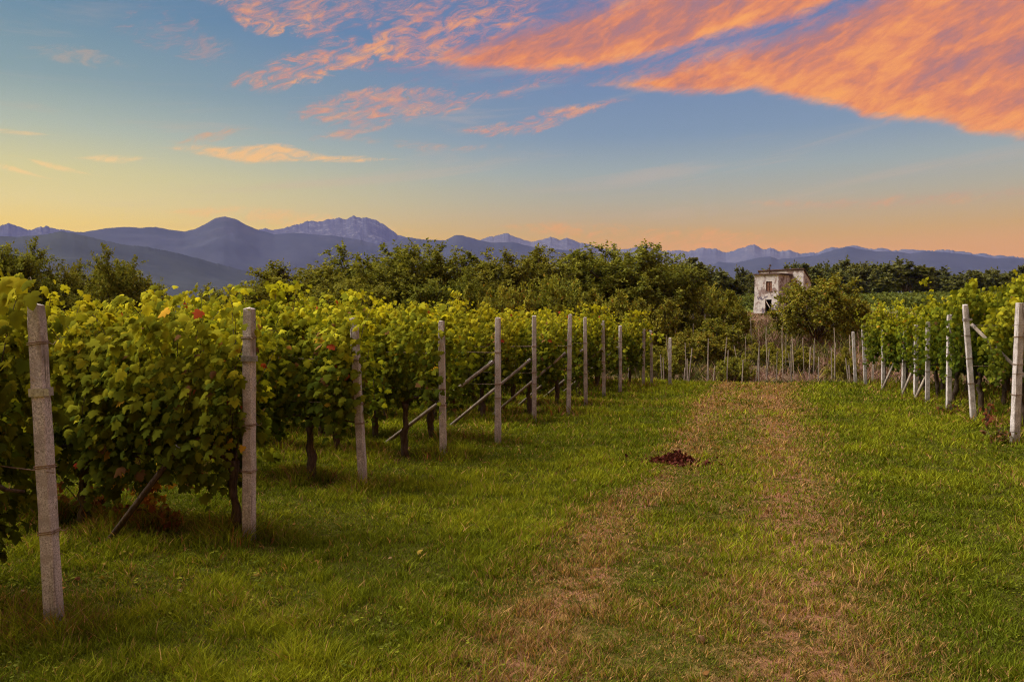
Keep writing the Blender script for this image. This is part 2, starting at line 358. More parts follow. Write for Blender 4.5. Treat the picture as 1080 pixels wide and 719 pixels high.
def f_ground(g, p):
    P = position(g); x, y, z = g.sep(P)
    n1 = g.noise(P, 1.1, 5, .6); n2 = g.noise(P, 7, 5, .65); n3 = g.noise(P, 45, 4, .7); n0 = g.noise(P, .35, 3, .5)
    green = g.ramp(g.m('ADD', g.m('MULTIPLY', n2, .6), g.m('MULTIPLY', n3, .4)), [(.3, (.012, .013, .003)), (.5, (.035, .037, .007)), (.68, (.085, .075, .018))])  # dark olive stops put the shade between grass blades into the colour
    soil = g.ramp(g.m('ADD', g.m('MULTIPLY', n2, .4), g.m('MULTIPLY', n3, .6)), [(.3, (.06, .028, .016)), (.55, (.155, .078, .047)), (.8, (.27, .17, .115))])
    dry = g.ramp(n3, [(.3, (.06, .045, .014)), (.7, (.17, .115, .05))])
    xx = g.m('ADD', x, g.m('MULTIPLY', g.m('SUBTRACT', n1, .5), 1.3))
    worn = g.m('MULTIPLY', g.rng(xx, -2.0, -1.2), g.rng(xx, 1.5, .5))
    near = g.rng(y, 31, 27)
    rutl = g.rng(g.m('ABSOLUTE', g.m('ADD', xx, 1.35)), .45, .05); rutr = g.rng(g.m('ABSOLUTE', g.m('SUBTRACT', xx, .25)), .6, .1)
    rut = g.m('MAXIMUM', rutl, rutr)
    c = g.mix(g.m('MULTIPLY', g.m('MULTIPLY', worn, near), g.m('MULTIPLY', g.rng(n2, .40, .75), .6)), green, dry)
    far_end = g.rng(y, 9, 22)
    bare = g.m('MULTIPLY', g.m('MULTIPLY', near, worn), g.m('MULTIPLY', g.m('MAXIMUM', rut, g.m('MULTIPLY', far_end, .75)), g.rng(g.m('ADD', n2, g.m('MULTIPLY', n1, .35)), .55, .72)))
    c = g.mix(bare, c, soil)
    # beyond the crest: dry slope, then a green field further up, then plain
    weeds = g.ramp(g.noise(P, .5, 5, .6), [(.35, (.045, .045, .018)), (.5, (.09, .062, .042)), (.65, (.13, .082, .062))])
    c = g.mix(g.rng(y, 29, 33), c, weeds)
    field = g.ramp(g.noise(P, .22, 5, .6), [(.3, (.055, .075, .018)), (.7, (.10, .115, .028))])
    c = g.mix(g.rng(y, 112, 130), c, field)
    g.put(p.inputs['Base Color'], c); bump(g, p, g.m('ADD', g.m('MULTIPLY', n3, .5), n2), .8, .05)
M['ground'] = material('grassy earth', f_ground, 1.0, .0)

# ------------------------------------------------------------------ ground, path, mountains, haze
def polar_ground():
    rs = np.concatenate([[0.05], np.geomspace(.4, 24000, 300)]); na = 360
    a = np.linspace(0, 2 * np.pi, na, endpoint=False)
    R, A = np.meshgrid(rs, a, indexing='ij'); X = R * np.sin(A); Y = R * np.cos(A); Z = gz(X, Y)
    V = np.stack([X, Y, Z], -1).reshape(-1, 3)
    i, j = np.meshgrid(np.arange(len(rs) - 1), np.arange(na), indexing='ij'); j2 = (j + 1) % na
    F = np.stack([i * na + j, i * na + j2, (i + 1) * na + j2, (i + 1) * na + j], -1).reshape(-1, 4)[:, ::-1]
    o = link('ground', mesh_np('ground', V, F, smooth_shade=True), M['ground']); struct(o)
polar_ground()

def make_path():
    ys = np.arange(1.5, 29.6, .16); n = 15; t = np.linspace(0, 1, n)
    l = TRACK_L + (fbm(ys * .9, ys * 0 + 3, 3, 31) - .5) * .5; r = TRACK_R + (fbm(ys * .9, ys * 0 + 8, 3, 32) - .5) * .5
    X = l[:, None] * (1 - t) + r[:, None] * t; Y = np.repeat(ys[:, None], n, 1)
    lift = .004 + .010 * np.sin(np.pi * t)[None, :] ** .5 * np.ones_like(X)
    Z = gz(X, Y) + lift
    V = np.stack([X, Y, Z], -1).reshape(-1, 3)
    i, j = np.meshgrid(np.arange(len(ys) - 1), np.arange(n - 1), indexing='ij')
    F = np.stack([i * n + j, i * n + j + 1, (i + 1) * n + j + 1, (i + 1) * n + j], -1).reshape(-1, 4)
    struct(link('path', mesh_np('path', V, F, smooth_shade=True), M['ground']))
make_path()

def f_mount(dark, light, rockh, rock, snow=0.0):
    def fn(g, p):
        P = position(g); z = g.sep(P)[2]
        n = g.noise(P, .0022, 8, .62); n2 = g.noise(P, .012, 5, .7)
        c = g.ramp(g.m('ADD', g.m('MULTIPLY', n, .6), g.m('MULTIPLY', n2, .4)), [(.36, dark), (.64, light)])
        rr = g.rng(g.m('ADD', z, g.m('MULTIPLY', g.m('SUBTRACT', n, .5), rockh * 1.2)), rockh * .7, rockh)
        c = g.mix(rr, c, g.ramp(n2, [(.35, tuple(v * .6 for v in rock)), (.65, rock)]))
        if snow: c = g.mix(g.m('MULTIPLY', g.rng(g.noise(P, .006, 6, .7), .54, .62), g.m('MULTIPLY', rr, snow)), c, (.72, .72, .78))
        g.put(p.inputs['Base Color'], c)
    return fn
M['hill_near'] = material('wooded hill', f_mount((.014, .019, .024), (.028, .034, .036), 9000, (.2, .2, .2)), .95, .05)  # slope colours lean blue: part of the distance haze is painted in
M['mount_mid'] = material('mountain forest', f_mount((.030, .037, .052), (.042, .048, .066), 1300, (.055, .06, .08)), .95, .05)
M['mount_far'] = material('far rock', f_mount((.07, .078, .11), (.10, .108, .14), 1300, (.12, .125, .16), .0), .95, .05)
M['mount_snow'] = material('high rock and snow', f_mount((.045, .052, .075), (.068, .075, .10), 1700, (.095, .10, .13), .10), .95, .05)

def ridge(name, crest, D, W, mat, seed, nu=420, rough=.012, tree=0.0, kname='mountains', jag=4, relief=.22):
    az = np.array([c[0] for c in crest]); el = np.array([c[1] for c in crest])
    u = np.linspace(az[0], az[-1], nu); e = np.interp(u, az, el)
    e = e + (fbm(u * 3.0, u * 0 + seed, 4, seed) - .5) * rough * 10 - np.abs(fbm(u * 5.0, u * 0 + seed * 3, 4, seed + 40) - .5) * rough * jag + rough * jag * .12
    if tree: e = e + (vn(u * 26, u * 0, seed) + vn(u * 55, u * 0, seed)) * tree
    e0 = np.interp(u, az, np.convolve(np.pad(el, 1, 'edge'), [.25, .5, .25], 'valid'))
    tn = lambda q: np.tan(np.radians(q)) * D + EYE
    vs = np.concatenate([-np.linspace(1, 0, 70) ** 1.6, np.linspace(.04, .6, 9)])
    U, V_ = np.meshgrid(u, vs, indexing='ij'); H0 = np.repeat(tn(e0)[:, None], len(vs), 1); dH = np.repeat((tn(e) - tn(e0))[:, None], len(vs), 1)
    k = np.abs(V_) ; prof = np.where(V_ <= 0, (1 - k) ** 1.15, 1 - k * 1.2)
    sc = W / 3.2; mx = np.radians(U) * D / sc + seed * 7.3; my = V_ * W / sc
    rid = 0; am = .5
    for o_ in range(6):
        f_ = 2.0 ** o_ * .9; rid = rid + am * (1 - np.abs(2 * vn(mx * f_ + o_ * 3.1 + my * f_ * .35, my * f_, seed + o_) - 1)); am *= .52
    amp = np.where(V_ <= 0, np.minimum(k * 3.5, 1), .5 * np.minimum(k * 6, 1))
    Z = H0 * prof + dH * np.exp(-k * 14) + H0 * (rid - .62) * relief * amp * np.minimum(prof + .25, 1) - 40 * (k > .97)
    Rr = D + V_ * W + (fbm(mx * .6, my * .6, 3, seed + 9) - .5) * W * .16 * np.minimum(k * 4, 1)
    A = np.radians(U); P = np.stack([Rr * np.sin(A), Rr * np.cos(A), Z - 15], -1).reshape(-1, 3)
    n = len(vs); i, j = np.meshgrid(np.arange(nu - 1), np.arange(n - 1), indexing='ij')
    F = np.stack([i * n + j, (i + 1) * n + j, (i + 1) * n + j + 1, i * n + j + 1], -1).reshape(-1, 4)
    struct(link(kname, mesh_np(kname, P, F, smooth_shade=True), mat))
RA=[(-60,4.6),(-56,5.0),(-53.14,5.15),(-50.34,5.72),(-49.36,5.72),(-48.11,5.91),(-47.04,6.21),(-46.31,6.14),(-45.51,5.95),(-43.62,5.56),(-41.66,5.4),(-39.64,4.98),(-37.86,4.53),(-36.03,4.07),(-34.8,3.71),(-33.55,3.21),(-31.64,2.31),(-29.69,1.13),(-28,.4)]
RB=[(-60,5.0),(-53.14,5.37),(-50.34,5.6),(-47.34,6.02),(-45.78,6.23),(-44.71,6.47),(-43.62,6.65),(-42.5,6.65),(-41.66,6.76),(-40.8,6.62),(-39.93,6.53),(-39.34,6.69),(-38.63,7.09),(-37.98,7.5),(-37.44,7.65),(-36.65,7.5),(-35.91,7.09),(-35.11,6.8),(-34.17,6.57),(-32.91,6.74),(-31.64,6.65),(-30.35,6.62),(-28.38,6.34),(-27.06,6.03),(-25.73,6.45),(-25.06,6.6),(-23.72,6.42),(-22.36,6.43),(-21.69,6.77),(-21.21,6.78),(-19.99,6.45),(-18.96,6.25),(-17.6,6.32),(-16.24,5.98),(-13.51,5.7),(-11.82,5.48),(-9.47,5.05),(-6.82,4.61),(-4.21,3.64),(-1.65,2.43),(0,1.5)]
RC=[(-60,5.9),(-53.14,6.14),(-50.34,6.23),(-49.85,6.43),(-49.36,6.3),(-48.71,6.11),(-47.86,6.4),(-47.34,6.31),(-46.57,6.18),(-44.17,5.9),(-39.64,5.98),(-36.65,6.23),(-35.11,6.86),(-34.8,6.94),(-34.49,6.82),(-33.55,6.98),(-32.91,7.26),(-32.4,7.35),(-31.96,7.56),(-31.31,7.45),(-30.8,7.59),(-30.22,7.74),(-29.83,7.82),(-29.37,7.7),(-28.84,7.98),(-28.38,7.86),(-27.86,7.87),(-27.39,7.75),(-26.86,7.5),(-26.4,7.17),(-25.73,6.72),(-25.06,6.53),(-23.04,6.02),(-20.33,5.0)]
RD=[(-25,5.4),(-23.04,5.75),(-21.01,6.04),(-19.99,6.38),(-19.3,6.65),(-18.76,6.72),(-17.94,6.92),(-17.26,6.59),(-16.24,6.32),(-15.42,6.45),(-14.87,6.65),(-14.19,6.44),(-13.65,6.57),(-13.04,6.3),(-12.5,6.16),(-12.02,6.09),(-11.48,5.75),(-10.47,5.73),(-9.47,5.72),(-8.14,5.97),(-7.48,5.69),(-6.82,5.54),(-5.83,5.59),(-5.18,5.51),(-4.21,5.69),(-3.24,5.66),(-2.6,5.32),(-1.65,5.62),(-0.71,5.85),(-0.09,5.51),(0.34,5.63),(0.96,5.35),(1.57,5.4),(2.36,5.12),(3.37,5.21),(4.26,5.49),(4.73,5.41),(5.6,5.56),(6.74,5.27),(7.3,5.31),(7.86,5.16),(8.69,5.18),(10.31,4.99),(10.84,5.08),(11.26,5.01),(11.89,4.86),(13.16,4.68),(15.14,4.35),(19.7,3.85),(26,3.4)]
RE=[(-12,1.5),(-7.48,2.82),(-5.83,3.8),(-4.85,4.12),(-3.89,4.36),(-3.12,4.74),(-1.97,4.65),(-0.4,5.0),(0.34,5.05),(0.83,4.84),(2.05,4.93),(3.25,5.02),(4.44,5.36),(5.19,5.52),(5.89,5.36),(7.02,5.13),(8.14,5.09),(8.97,4.93),(9.78,5.07),(10.58,4.98),(11.63,4.81),(12.66,4.64),(13.66,4.42),(14.41,4.44),(15.14,4.3),(17.48,4.07),(20.56,3.59),(26,3.0)]
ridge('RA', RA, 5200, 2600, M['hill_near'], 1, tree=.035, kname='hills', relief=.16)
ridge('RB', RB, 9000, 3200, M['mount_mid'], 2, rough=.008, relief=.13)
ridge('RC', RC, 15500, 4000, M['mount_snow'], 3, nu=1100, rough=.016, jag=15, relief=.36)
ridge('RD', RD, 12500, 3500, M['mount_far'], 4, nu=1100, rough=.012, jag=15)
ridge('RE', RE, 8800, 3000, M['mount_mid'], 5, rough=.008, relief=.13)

def make_haze():
    mb = MB(); mb.box(-19500, 12500, -2500, 18500, -80, HAZE_TOP)
    m = bpy.data.materials.new('haze'); m.use_nodes = True; t = m.node_tree; t.nodes.clear()
    v = t.nodes.new('ShaderNodeVolumePrincipled'); v.inputs['Color'].default_value = (.084, .108, .315, 1); v.inputs['Density'].default_value = HAZE_D
    v.inputs['Anisotropy'].default_value = 0.0
    o = t.nodes.new('ShaderNodeOutputMaterial'); t.links.new(v.outputs[0], o.inputs['Volume'])
    struct(mb.build('haze', m), 'stuff')
make_haze()

# ------------------------------------------------------------------ leaves
def vine_leaf_template():
    half = [(.10, -.10), (.36, -.06), (.50, .20), (.32, .30), (.50, .58), (.26, .62), (.17, .84)]
    pts = [(0, 0.03)] + half + [(0, 1.04)] + [(-x, y) for x, y in reversed(half)]
    V = [(0, .34, .05)] + [(x, y, -.30 * abs(x) - .22 * (y - .3) ** 2) for x, y in pts]
    n = len(pts); F = [(0, 1 + i, 1 + (i + 1) % n) for i in range(n)]
    return np.array(V), np.array(F)
VL_V, VL_F = vine_leaf_template()
QL_V = np.array([(0, 0, 0), (.5, .45, -.05), (0, 1, -.12), (-.5, .45, -.05)]); QL_F = np.array([(0, 1, 2, 3)])

def frames(normal, tip):
    n = normal / np.linalg.norm(normal, axis=1, keepdims=True)
    t = tip - n * (tip * n).sum(1, keepdims=True); t /= np.linalg.norm(t, axis=1, keepdims=True) + 1e-9
    x = np.cross(t, n)
    return np.stack([x, t, n], -1)
def scatter(pos, normal, tip, size, color, T=(VL_V, VL_F), widen=1.0):
    R = frames(normal, tip); tv = T[0] * np.array([widen, 1, 1]); k = len(tv)
    curl = np.random.default_rng(len(pos)).uniform(.2, 2.6, len(pos)); tvs = np.repeat(tv[None], len(pos), 0); tvs[:, :, 2] *= curl[:, None]
    V = pos[:, None, :] + np.einsum('nij,nkj->nki', R, tvs) * size[:, None, None]
    F = (T[1][None] + (np.arange(len(pos)) * k)[:, None, None]).reshape(-1, T[1].shape[1])
    return V.reshape(-1, 3), F, np.repeat(color, k, 0)

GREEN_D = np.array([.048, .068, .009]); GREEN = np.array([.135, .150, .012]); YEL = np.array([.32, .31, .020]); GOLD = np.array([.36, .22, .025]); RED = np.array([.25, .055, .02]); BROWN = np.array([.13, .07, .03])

def vine_proto(seed, zlow, zhigh, n_extra=820, length=1.25, trunk_x=0.0):
    r = np.random.default_rng(seed); pos, nor, tip, size, hgt = [], [], [], [], []
    wood = MB()
    # trunk
    lean = r.uniform(-.10, .10, 2); zc = .78 if zlow > .5 else .70
    pts = [(0, 0, -.08)]; rr = [.062]
    for k in range(1, 8):
        f = k / 7; pts.append((lean[0] * f + r.normal(0, .014), lean[1] * f * .4 + r.normal(0, .014), zc * f)); rr.append(.058 - .018 * f + r.normal(0, .006) + (.014 if k == 7 else 0))
    wood.tube(pts, rr, 8)
    if trunk_x:
        wood.v = [(q[0] + trunk_x * (1 - max(0, q[2]) / zc * .25), q[1], q[2]) for q in wood.v]; pts[-1] = (pts[-1][0] + trunk_x * .75, pts[-1][1], pts[-1][2])
    top = np.array(pts[-1])
    for s in (-1, 1):
        c = [tuple(top)]
        for k in range(1, 6): c.append((top[0] * (1 - k / 5) + s * length * .5 * k / 5 if trunk_x else top[0] + s * length * .5 * k / 5, top[1] * (1 - k / 5) + r.normal(0, .012), zc + .07 * math.sin(k) * .5 + .05))
        wood.tube(c, [.030, .024, .020, .017, .014, .010], 6)
    # shoots
    for k in range(20):
        x0 = r.uniform(-.5, .5) * length; side = r.choice([-1, 1]); p = np.array([x0, r.normal(0, .05), zc + .05])
        L = r.uniform(1.1, 1.9) if k < 15 else r.uniform(.7, 1.1); steps = int(L / .075)
        out = r.uniform(.02, .16) * side; d = np.array([r.normal(0, .18), out, 1.0]); cpts = [tuple(p)]
        zt = r.uniform(zhigh - .36, zhigh + .02) if r.random() < .68 else zhigh + r.uniform(.05, .40)
        droop = k >= 17 and L < 2
        if droop: p = np.array([x0, side * r.uniform(.1, .3), r.uniform(zlow + .5, zhigh - .3)]); cpts = [tuple(p)]; d = np.array([r.normal(0, .25), side * .5, .2])
        for i in range(steps):
            if p[2] > zt: droop = True
            g_ = -.30 if droop else .02
            d = d + np.array([r.normal(0, .07), side * (.13 if droop else .012) + r.normal(0, .04), g_])
            d /= np.linalg.norm(d); p = p + d * .075; p[1] = np.clip(p[1], -.52, .52)
            if p[2] < (zlow if k < 17 else max(.22, zlow - .38)): break
            cpts.append(tuple(p))
            sd = 1 if i % 2 else -1
            for q in range(4 if r.random() < .6 else 3):
                o = np.array([r.normal(0, .05) + sd * .05, side * r.uniform(0, .09) + r.normal(0, .05), r.normal(-.01, .03)])
                pos.append(p + o); sy = np.sign(p[1] + o[1] * .6 + 1e-4 + side * .12)
                nor.append(np.array([r.normal(0, .38), sy * r.uniform(.25, 1.1), r.uniform(.1, 1.0)])); tip.append(np.array([r.normal(0, .5), sy * .35, -.75 + r.normal(0, .35)]))
                late = i / steps
                size.append(r.uniform(.06, .165) * (1 - .45 * max(0, late - .55) / .45 * (not droop)))
        if len(cpts) > 3: wood.tube(cpts[::2], list(np.linspace(.006, .0025, len(cpts[::2]))), 3, cap=False)
    # leaves filling the outer skin of the hedge
    for k in range(n_extra):
        f = r.random(); x = r.uniform(-.55, .55) * length; z = zlow + .16 * math.sin(x * 7 + seed * 1.7) + .10 * math.sin(x * 17 + seed) + (zhigh - .08 - zlow) * f ** .85; sy = r.choice([-1, 1])
        half = (.20 + .16 * math.sin(math.pi * min(1, f * 1.05)) + .06 * math.sin(x * 5 + seed)) * (1 if zlow > .5 else 1.15)
        if f > .93: y = r.uniform(-half, half)
        else: y = sy * half * r.uniform(.65, 1.2)
        pos.append(np.array([x, y, z + r.normal(0, .03)])); nor.append(np.array([r.normal(0, .4), sy * r.uniform(.3, 1.1), r.uniform(.05, .9)])); tip.append(np.array([r.normal(0, .5), sy * .3, -.8])); size.append(r.uniform(.055, .165))
    pos, nor, tip, size = map(np.array, (pos, nor, tip, size)); size *= .66; n = len(pos)
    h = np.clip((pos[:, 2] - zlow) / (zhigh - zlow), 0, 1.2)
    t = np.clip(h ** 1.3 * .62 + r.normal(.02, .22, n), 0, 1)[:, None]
    c = np.where(t < .5, GREEN_D + (GREEN - GREEN_D) * t * 2, GREEN + (YEL - GREEN) * (t - .5) * 2)  # yellower upward: young leaves, with the sunlit tops also put into the colour
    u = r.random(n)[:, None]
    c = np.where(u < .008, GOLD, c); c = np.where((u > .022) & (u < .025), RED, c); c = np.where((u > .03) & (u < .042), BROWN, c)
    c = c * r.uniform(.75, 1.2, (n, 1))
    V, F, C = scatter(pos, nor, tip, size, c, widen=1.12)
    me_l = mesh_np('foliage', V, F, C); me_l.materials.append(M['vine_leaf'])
    me_w = wood.mesh('trunk', smooth_shade=True); me_w.materials.append(M['bark'])
    return me_w, me_l

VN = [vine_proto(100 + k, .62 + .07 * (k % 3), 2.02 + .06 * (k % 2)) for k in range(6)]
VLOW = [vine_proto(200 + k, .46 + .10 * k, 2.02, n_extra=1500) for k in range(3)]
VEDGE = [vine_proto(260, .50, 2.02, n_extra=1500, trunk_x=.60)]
def place_vine(x, y, label, group, kind='n', tall=1.0):
    me_w, me_l = random.choice({'low': VLOW, 'edge': VEDGE}.get(kind, VN))
    o = empty('grapevine', (x, y, float(gz(x, y)) - .01), (0 if kind == 'edge' else random.choice([0, math.pi])) + random.uniform(-.06, .06))
    o.scale = (random.uniform(.96, 1.08), random.uniform(.92, 1.1), tall * random.uniform(.93, 1.07))
    link('trunk', me_w, None, o); link('foliage', me_l, None, o)
    tag(o, label, 'grapevine', group)

# ------------------------------------------------------------------ posts, braces, wires
def post_mesh(h, w, seed):
    r = random.Random(seed); bm = bmesh.new(); n = 20; ring = []
    for k in range(n + 1):
        z = -.25 + (h + .25) * k / n; s = w * .5 * (1 - .10 * k / n); c = s * .16; j = lambda: r.gauss(0, w * .016)
        if k == n: s *= .93
        pts = [(s - c, -s), (s, -s + c), (s, s - c), (s - c, s), (-s + c, s), (-s, s - c), (-s, -s + c), (-s + c, -s)]
        ring.append([bm.verts.new((x + j(), y + j(), z + (r.gauss(0, .008) if k == n else 0))) for x, y in pts])
    for a, b in zip(ring, ring[1:]):
        for i in range(8): bm.faces.new((a[i], a[(i + 1) % 8], b[(i + 1) % 8], b[i]))
    top = bm.verts.new((r.gauss(0, .006), r.gauss(0, .006), h + .012))
    for i in range(8): bm.faces.new((ring[-1][i], ring[-1][(i + 1) % 8], top))
    bm.faces.new(list(reversed(ring[0])))
    me = bpy.data.meshes.new('concrete_post'); bm.to_mesh(me); bm.free(); me.materials.append(M['concrete']); return me
def tie_mesh(w, thick=.0035, turns=2, gap=.012):
    mb = MB(); s = w * .5 + .004
    for k in range(turns):
        z = k * gap; q = [(-s, -s, z), (s, -s, z + .006), (s, s, z), (-s, s, z - .004), (-s, -s, z + .003)]
        mb.tube(q, thick, 5)
    mb.tube([(s, -s, .004), (s + .03, -s - .012, -.006), (s + .042, -s - .03, .012)], thick * .8, 5)
    me = mb.mesh('wire_tie'); me.materials.append(M['wire']); return me
TIE = tie_mesh(.10)
def band_mesh(w):
    mb = MB(); s = w * .5 + .003; t = .007; h = .05
    mb.box(-s - t, s + t, -s - t, -s, 0, h); mb.box(-s - t, s + t, s, s + t, 0, h); mb.box(-s - t, -s, -s, s, 0, h); mb.box(s, s + t, -s, s, 0, h)
    mb.box(s + t, s + .05, -s - .004, -s + .004, .004, h - .004)
    me = mb.mesh('metal_clamp'); me.materials.append(M['galvanised']); return me
BAND = band_mesh(.10)

def end_post(x, y, h, lean_x, label, group, w=.105, rz=.0, ties=(.5, .95, 1.4), band=None, lean_y=0.0, sink=0.0):
    o = link('concrete_post', post_mesh(h, w, int(abs(x * 131 + y * 977))), None, None, (x, y, float(gz(x, y)) - sink))
    o.rotation_euler = (-lean_y, lean_x, rz)
    for z in ties:
        if z < h - .05:
            c = link('wire_tie', TIE, None, o, (0, 0, z)); c.scale = (w / .10 * (1 - .1 * z / h),) * 2 + (1,); c.rotation_euler = (0, 0, random.choice([0, 1.5708, 3.1416]))
    if band:
        c = link('metal_clamp', BAND, None, o, (0, 0, band)); c.scale = (w / .10 * (1 - .1 * band / h),) * 2 + (1,)
    return tag(o, label, 'post', group)

def brace(p0, p1, label, group, r=.030, mat='stake'):
    """slanting strut from the ground p0 to a post p1"""
    o = empty('brace_strut', p0); a = Vector(p1) - Vector(p0); mb = MB()
    mb.tube([-a * .05, a * .5, a], [r, r * .97, r * .9], 8)
    mb.build('strut', M[mat], o, smooth_shade=True)
    t = MB(); n = a.normalized(); q = n.orthogonal().normalized(); w = n.cross(q); pts = []
    for k in range(19):
        an = k / 6 * 2 * math.pi; pts.append(a * .965 + q * math.cos(an) * (r + .006) + w * math.sin(an) * (r + .006) + n * (k * .004))
    t.tube(pts, .004, 4); t.build('wire_tie', M['galvanised'], o)
    tag(o, label, 'brace', group)

def wire(name, pts, label, group, r=.004):
    mb = MB(); mb.tube(pts, r, 4); o = mb.build(name, M['wire']); tag(o, label, 'wire', group)

ORD = ['first', 'second', 'third', 'fourth', 'fifth', 'sixth', 'seventh', 'eighth', 'ninth', 'tenth', 'eleventh', 'twelfth', 'thirteenth', 'fourteenth']
# x of the end post, y of the row, post height, lean, rotation of the post, length of row to build, vine kind
LEFT = [(-4.16, 3.80, 2.02, -.052, .12, 3.2, 'low'), (-4.29, 5.92, 2.04, .006, .0, 5.2, 'low'), (-4.55, 8.48, 2.0, -.055, .05, 8, 'n'), (-4.38, 10.55, 1.95, -.012, .1, 10, 'n'),
        (-4.18, 12.41, 2.07, .0, .0, 11, 'n'), (-4.36, 15.2, 2.10, .0, .2, 12, 'n'), (-4.08, 16.95, 2.18, .015, .05, 12, 'n'), (-4.15, 19.03, 2.12, -.01, .1, 11, 'n'),
        (-4.2, 21.6, 2.11, -.015, .0, 11, 'n'), (-4.1, 23.6, 1.98, .0, .3, 11, 'n'), (-3.66, 25.3, 1.85, .01, .1, 11, 'n'), (-3.62, 27.0, 1.85, -.02, .0, 11, 'n')]
LL = ['pale concrete post nearest the camera at far left, leaning left, galvanised clamp halfway up',
      'upright concrete post with dark vine trunk against its left side and grey clamp',
      'left leaning concrete post at the end of the third vine row from the front',
      'concrete post with its top hidden in leaves, just left of a long brace',
      'grey concrete post holding the upper end of the longest slanting brace',
      'plain pinkish concrete post behind the fifth, braced, with bare top']
for i, (x, y, h, ln, rz, L, kind) in enumerate(LEFT):
    lab = LL[i] if i < len(LL) else 'concrete end post of the %s vine row left of the track' % ORD[i]
    end_post(x, y, h, ln, lab, 'concrete end posts left of the track', rz=rz + .1, band={0: 1.46, 1: 1.58}.get(i), ties=(.62, 1.02, 1.78) if i < 2 else (.75, .98, 1.5), w=.086 if i == 0 else .093)
    n = max(2, int(L / 1.08))
    for k in range(n):
        vx = x - {0: 1.0, 1: .76, 2: .70, 3: .60, 4: 1.15, 5: 1.1, 6: .95}.get(i, .72) - k * 1.08 + random.uniform(-.05, .05)
        if i == 1 and k == 0:
            place_vine(vx, y, 'grapevine whose thick dark trunk stands right against the second post', 'grapevines in the second left row', 'edge'); continue
        place_vine(vx, y + random.uniform(-.04, .04), 'leafy grapevine in the %s row left of the track%s' % (ORD[i], ', hanging low' if kind == 'low' else ''), 'grapevines in the %s left row' % ORD[i], kind, (1.11 if i == 0 else 1.0) + random.uniform(-.02, .03))
    for zz, nm in ((.98, 'lowest'), (1.5, 'middle')) if i > 1 else ((1.0, 'lower'),):
        pts = [(x - L * q, y, float(gz(x - L * q, y)) + zz + .015 * math.sin(q * 19)) for q in np.linspace(0, 1, 8)]
        pts[0] = (x + .06, y - .05, float(gz(x, y)) + zz)
        wire('trellis_wire', pts, '%s trellis wire stretched along the %s row left of the track' % (nm, ORD[i]), 'trellis wires of the left rows')
    for q in range(1, int(L / 4.6) + 1):
        xx = x - 4.6 * q
        end_post(xx, y + .05, 1.95, random.uniform(-.04, .04), 'concrete post among leaves inside the %s row left of the track' % ORD[i], 'concrete posts inside the %s left row' % ORD[i], ties=())
P3 = lambda x, y, z: (x, y, float(gz(x, y)) + z)
brace(P3(-5.42, 5.50, 0), P3(-4.75, 5.58, .85), 'dark thin brace slanting out of the grass below the second row', 'row end braces', .026, 'bark')
brace(P3(-5.85, 11.55, -.02), P3(-4.22, 12.30, 1.36), 'long pale brace crossing behind the fourth post up to the fifth post', 'row end braces')
brace(P3(-5.8, 14.3, -.02), P3(-4.40, 15.10, 1.25), 'pale brace slanting up to the sixth post left of the track', 'row end braces')
for k, i in enumerate((6, 7, 8, 9)):
    x, y = LEFT[i][:2]
    brace(P3(x - 1.6, y - .50, 0), P3(x - .05, y - .06, 1.35), 'brace slanting up to the %s end post left of the track' % ORD[i], 'row end braces', .028)
brace(P3(-7.6, 8.9, 0), P3(-6.5, 8.6, .75), 'short dark brace in the grass under the third row', 'row end braces', .022, 'bark')

RIGHT = [(3.93, 14.97, 2.30, .03, .3, 'low'), (3.95, 17.73, 2.36, -.075, .05, 'n'), (3.86, 19.55, 2.16, .0, .1, 'n'), (3.80, 21.6, 2.0, .0, .0, 'n'), (3.9, 23.8, 1.98, .0, .2, 'n'),
         (3.85, 25.5, 1.9, .02, .1, 'n'), (3.55, 27.3, 1.85, .0, .1, 'n'), (3.2, 28.7, 2.0, -.05, .0, 'n')]
RL = ['thick rounded concrete post with flaking top at the right edge of the meadow', 'tall left leaning concrete post with a brace clamped below its top',
      'thin pale concrete post standing just left of the leaning braced post']
for i, (x, y, h, ln, rz, kind) in enumerate(RIGHT):
    lab = RL[i] if i < len(RL) else 'concrete end post of the %s vine row right of the track' % ORD[i]
    end_post(x, y, h, ln, lab, 'concrete end posts right of the track', rz=rz, ties=(.8, 1.3, 1.75), band={1: h - .32}.get(i), w=.115 if i == 0 else .10)
    n = max(3, int((y * .27 + 3.2 - x) / 1.0))
    for k in range(n):
        if i == 0 and k == 0: continue
        vx = x + {0: .5, 1: .86}.get(i, .58) + k * 1.04 + random.uniform(-.05, .05)
        place_vine(vx, y + random.uniform(-.04, .04), 'yellow-green grapevine on wires in the %s row right of the track' % ORD[i], 'grapevines in the %s right row' % ORD[i], 'n', (1.22 if i < 4 else 1.13) + random.uniform(-.02, .05))
    for zz, nm in ((1.15, 'lower'), (1.95, 'upper')):
        pts = [(x + 4.5 * q, y, float(gz(x + 4.5 * q, y)) + zz + .012 * math.sin(q * 17)) for q in np.linspace(0, 1, 7)]
        pts[0] = (x - .06, y - .06, pts[0][2])
        wire('trellis_wire', pts, '%s trellis wire stretched along the %s row right of the track' % (nm, ORD[i]), 'trellis wires of the right rows')
brace(P3(5.55, 17.0, 0.0), P3(3.86, 17.62, 1.98), 'pale brace sloping from the leaning right post down towards the edge post', 'row end braces', .036)
for i, dx in ((5, .55), (6, .6), (4, .7)):
    x, y = RIGHT[i][:2]
    brace(P3(x - .12, y - .6, 0), P3(x + .2 + dx * .3, y - .05, 1.05), 'slanting strut at the end of the %s row right of the track' % ORD[i], 'row end braces', .035, 'stake')
end_post(2.95, 29.25, 1.78, -.05, 'last concrete post on the crest right of the track, leaning left', 'concrete end posts right of the track', ties=())
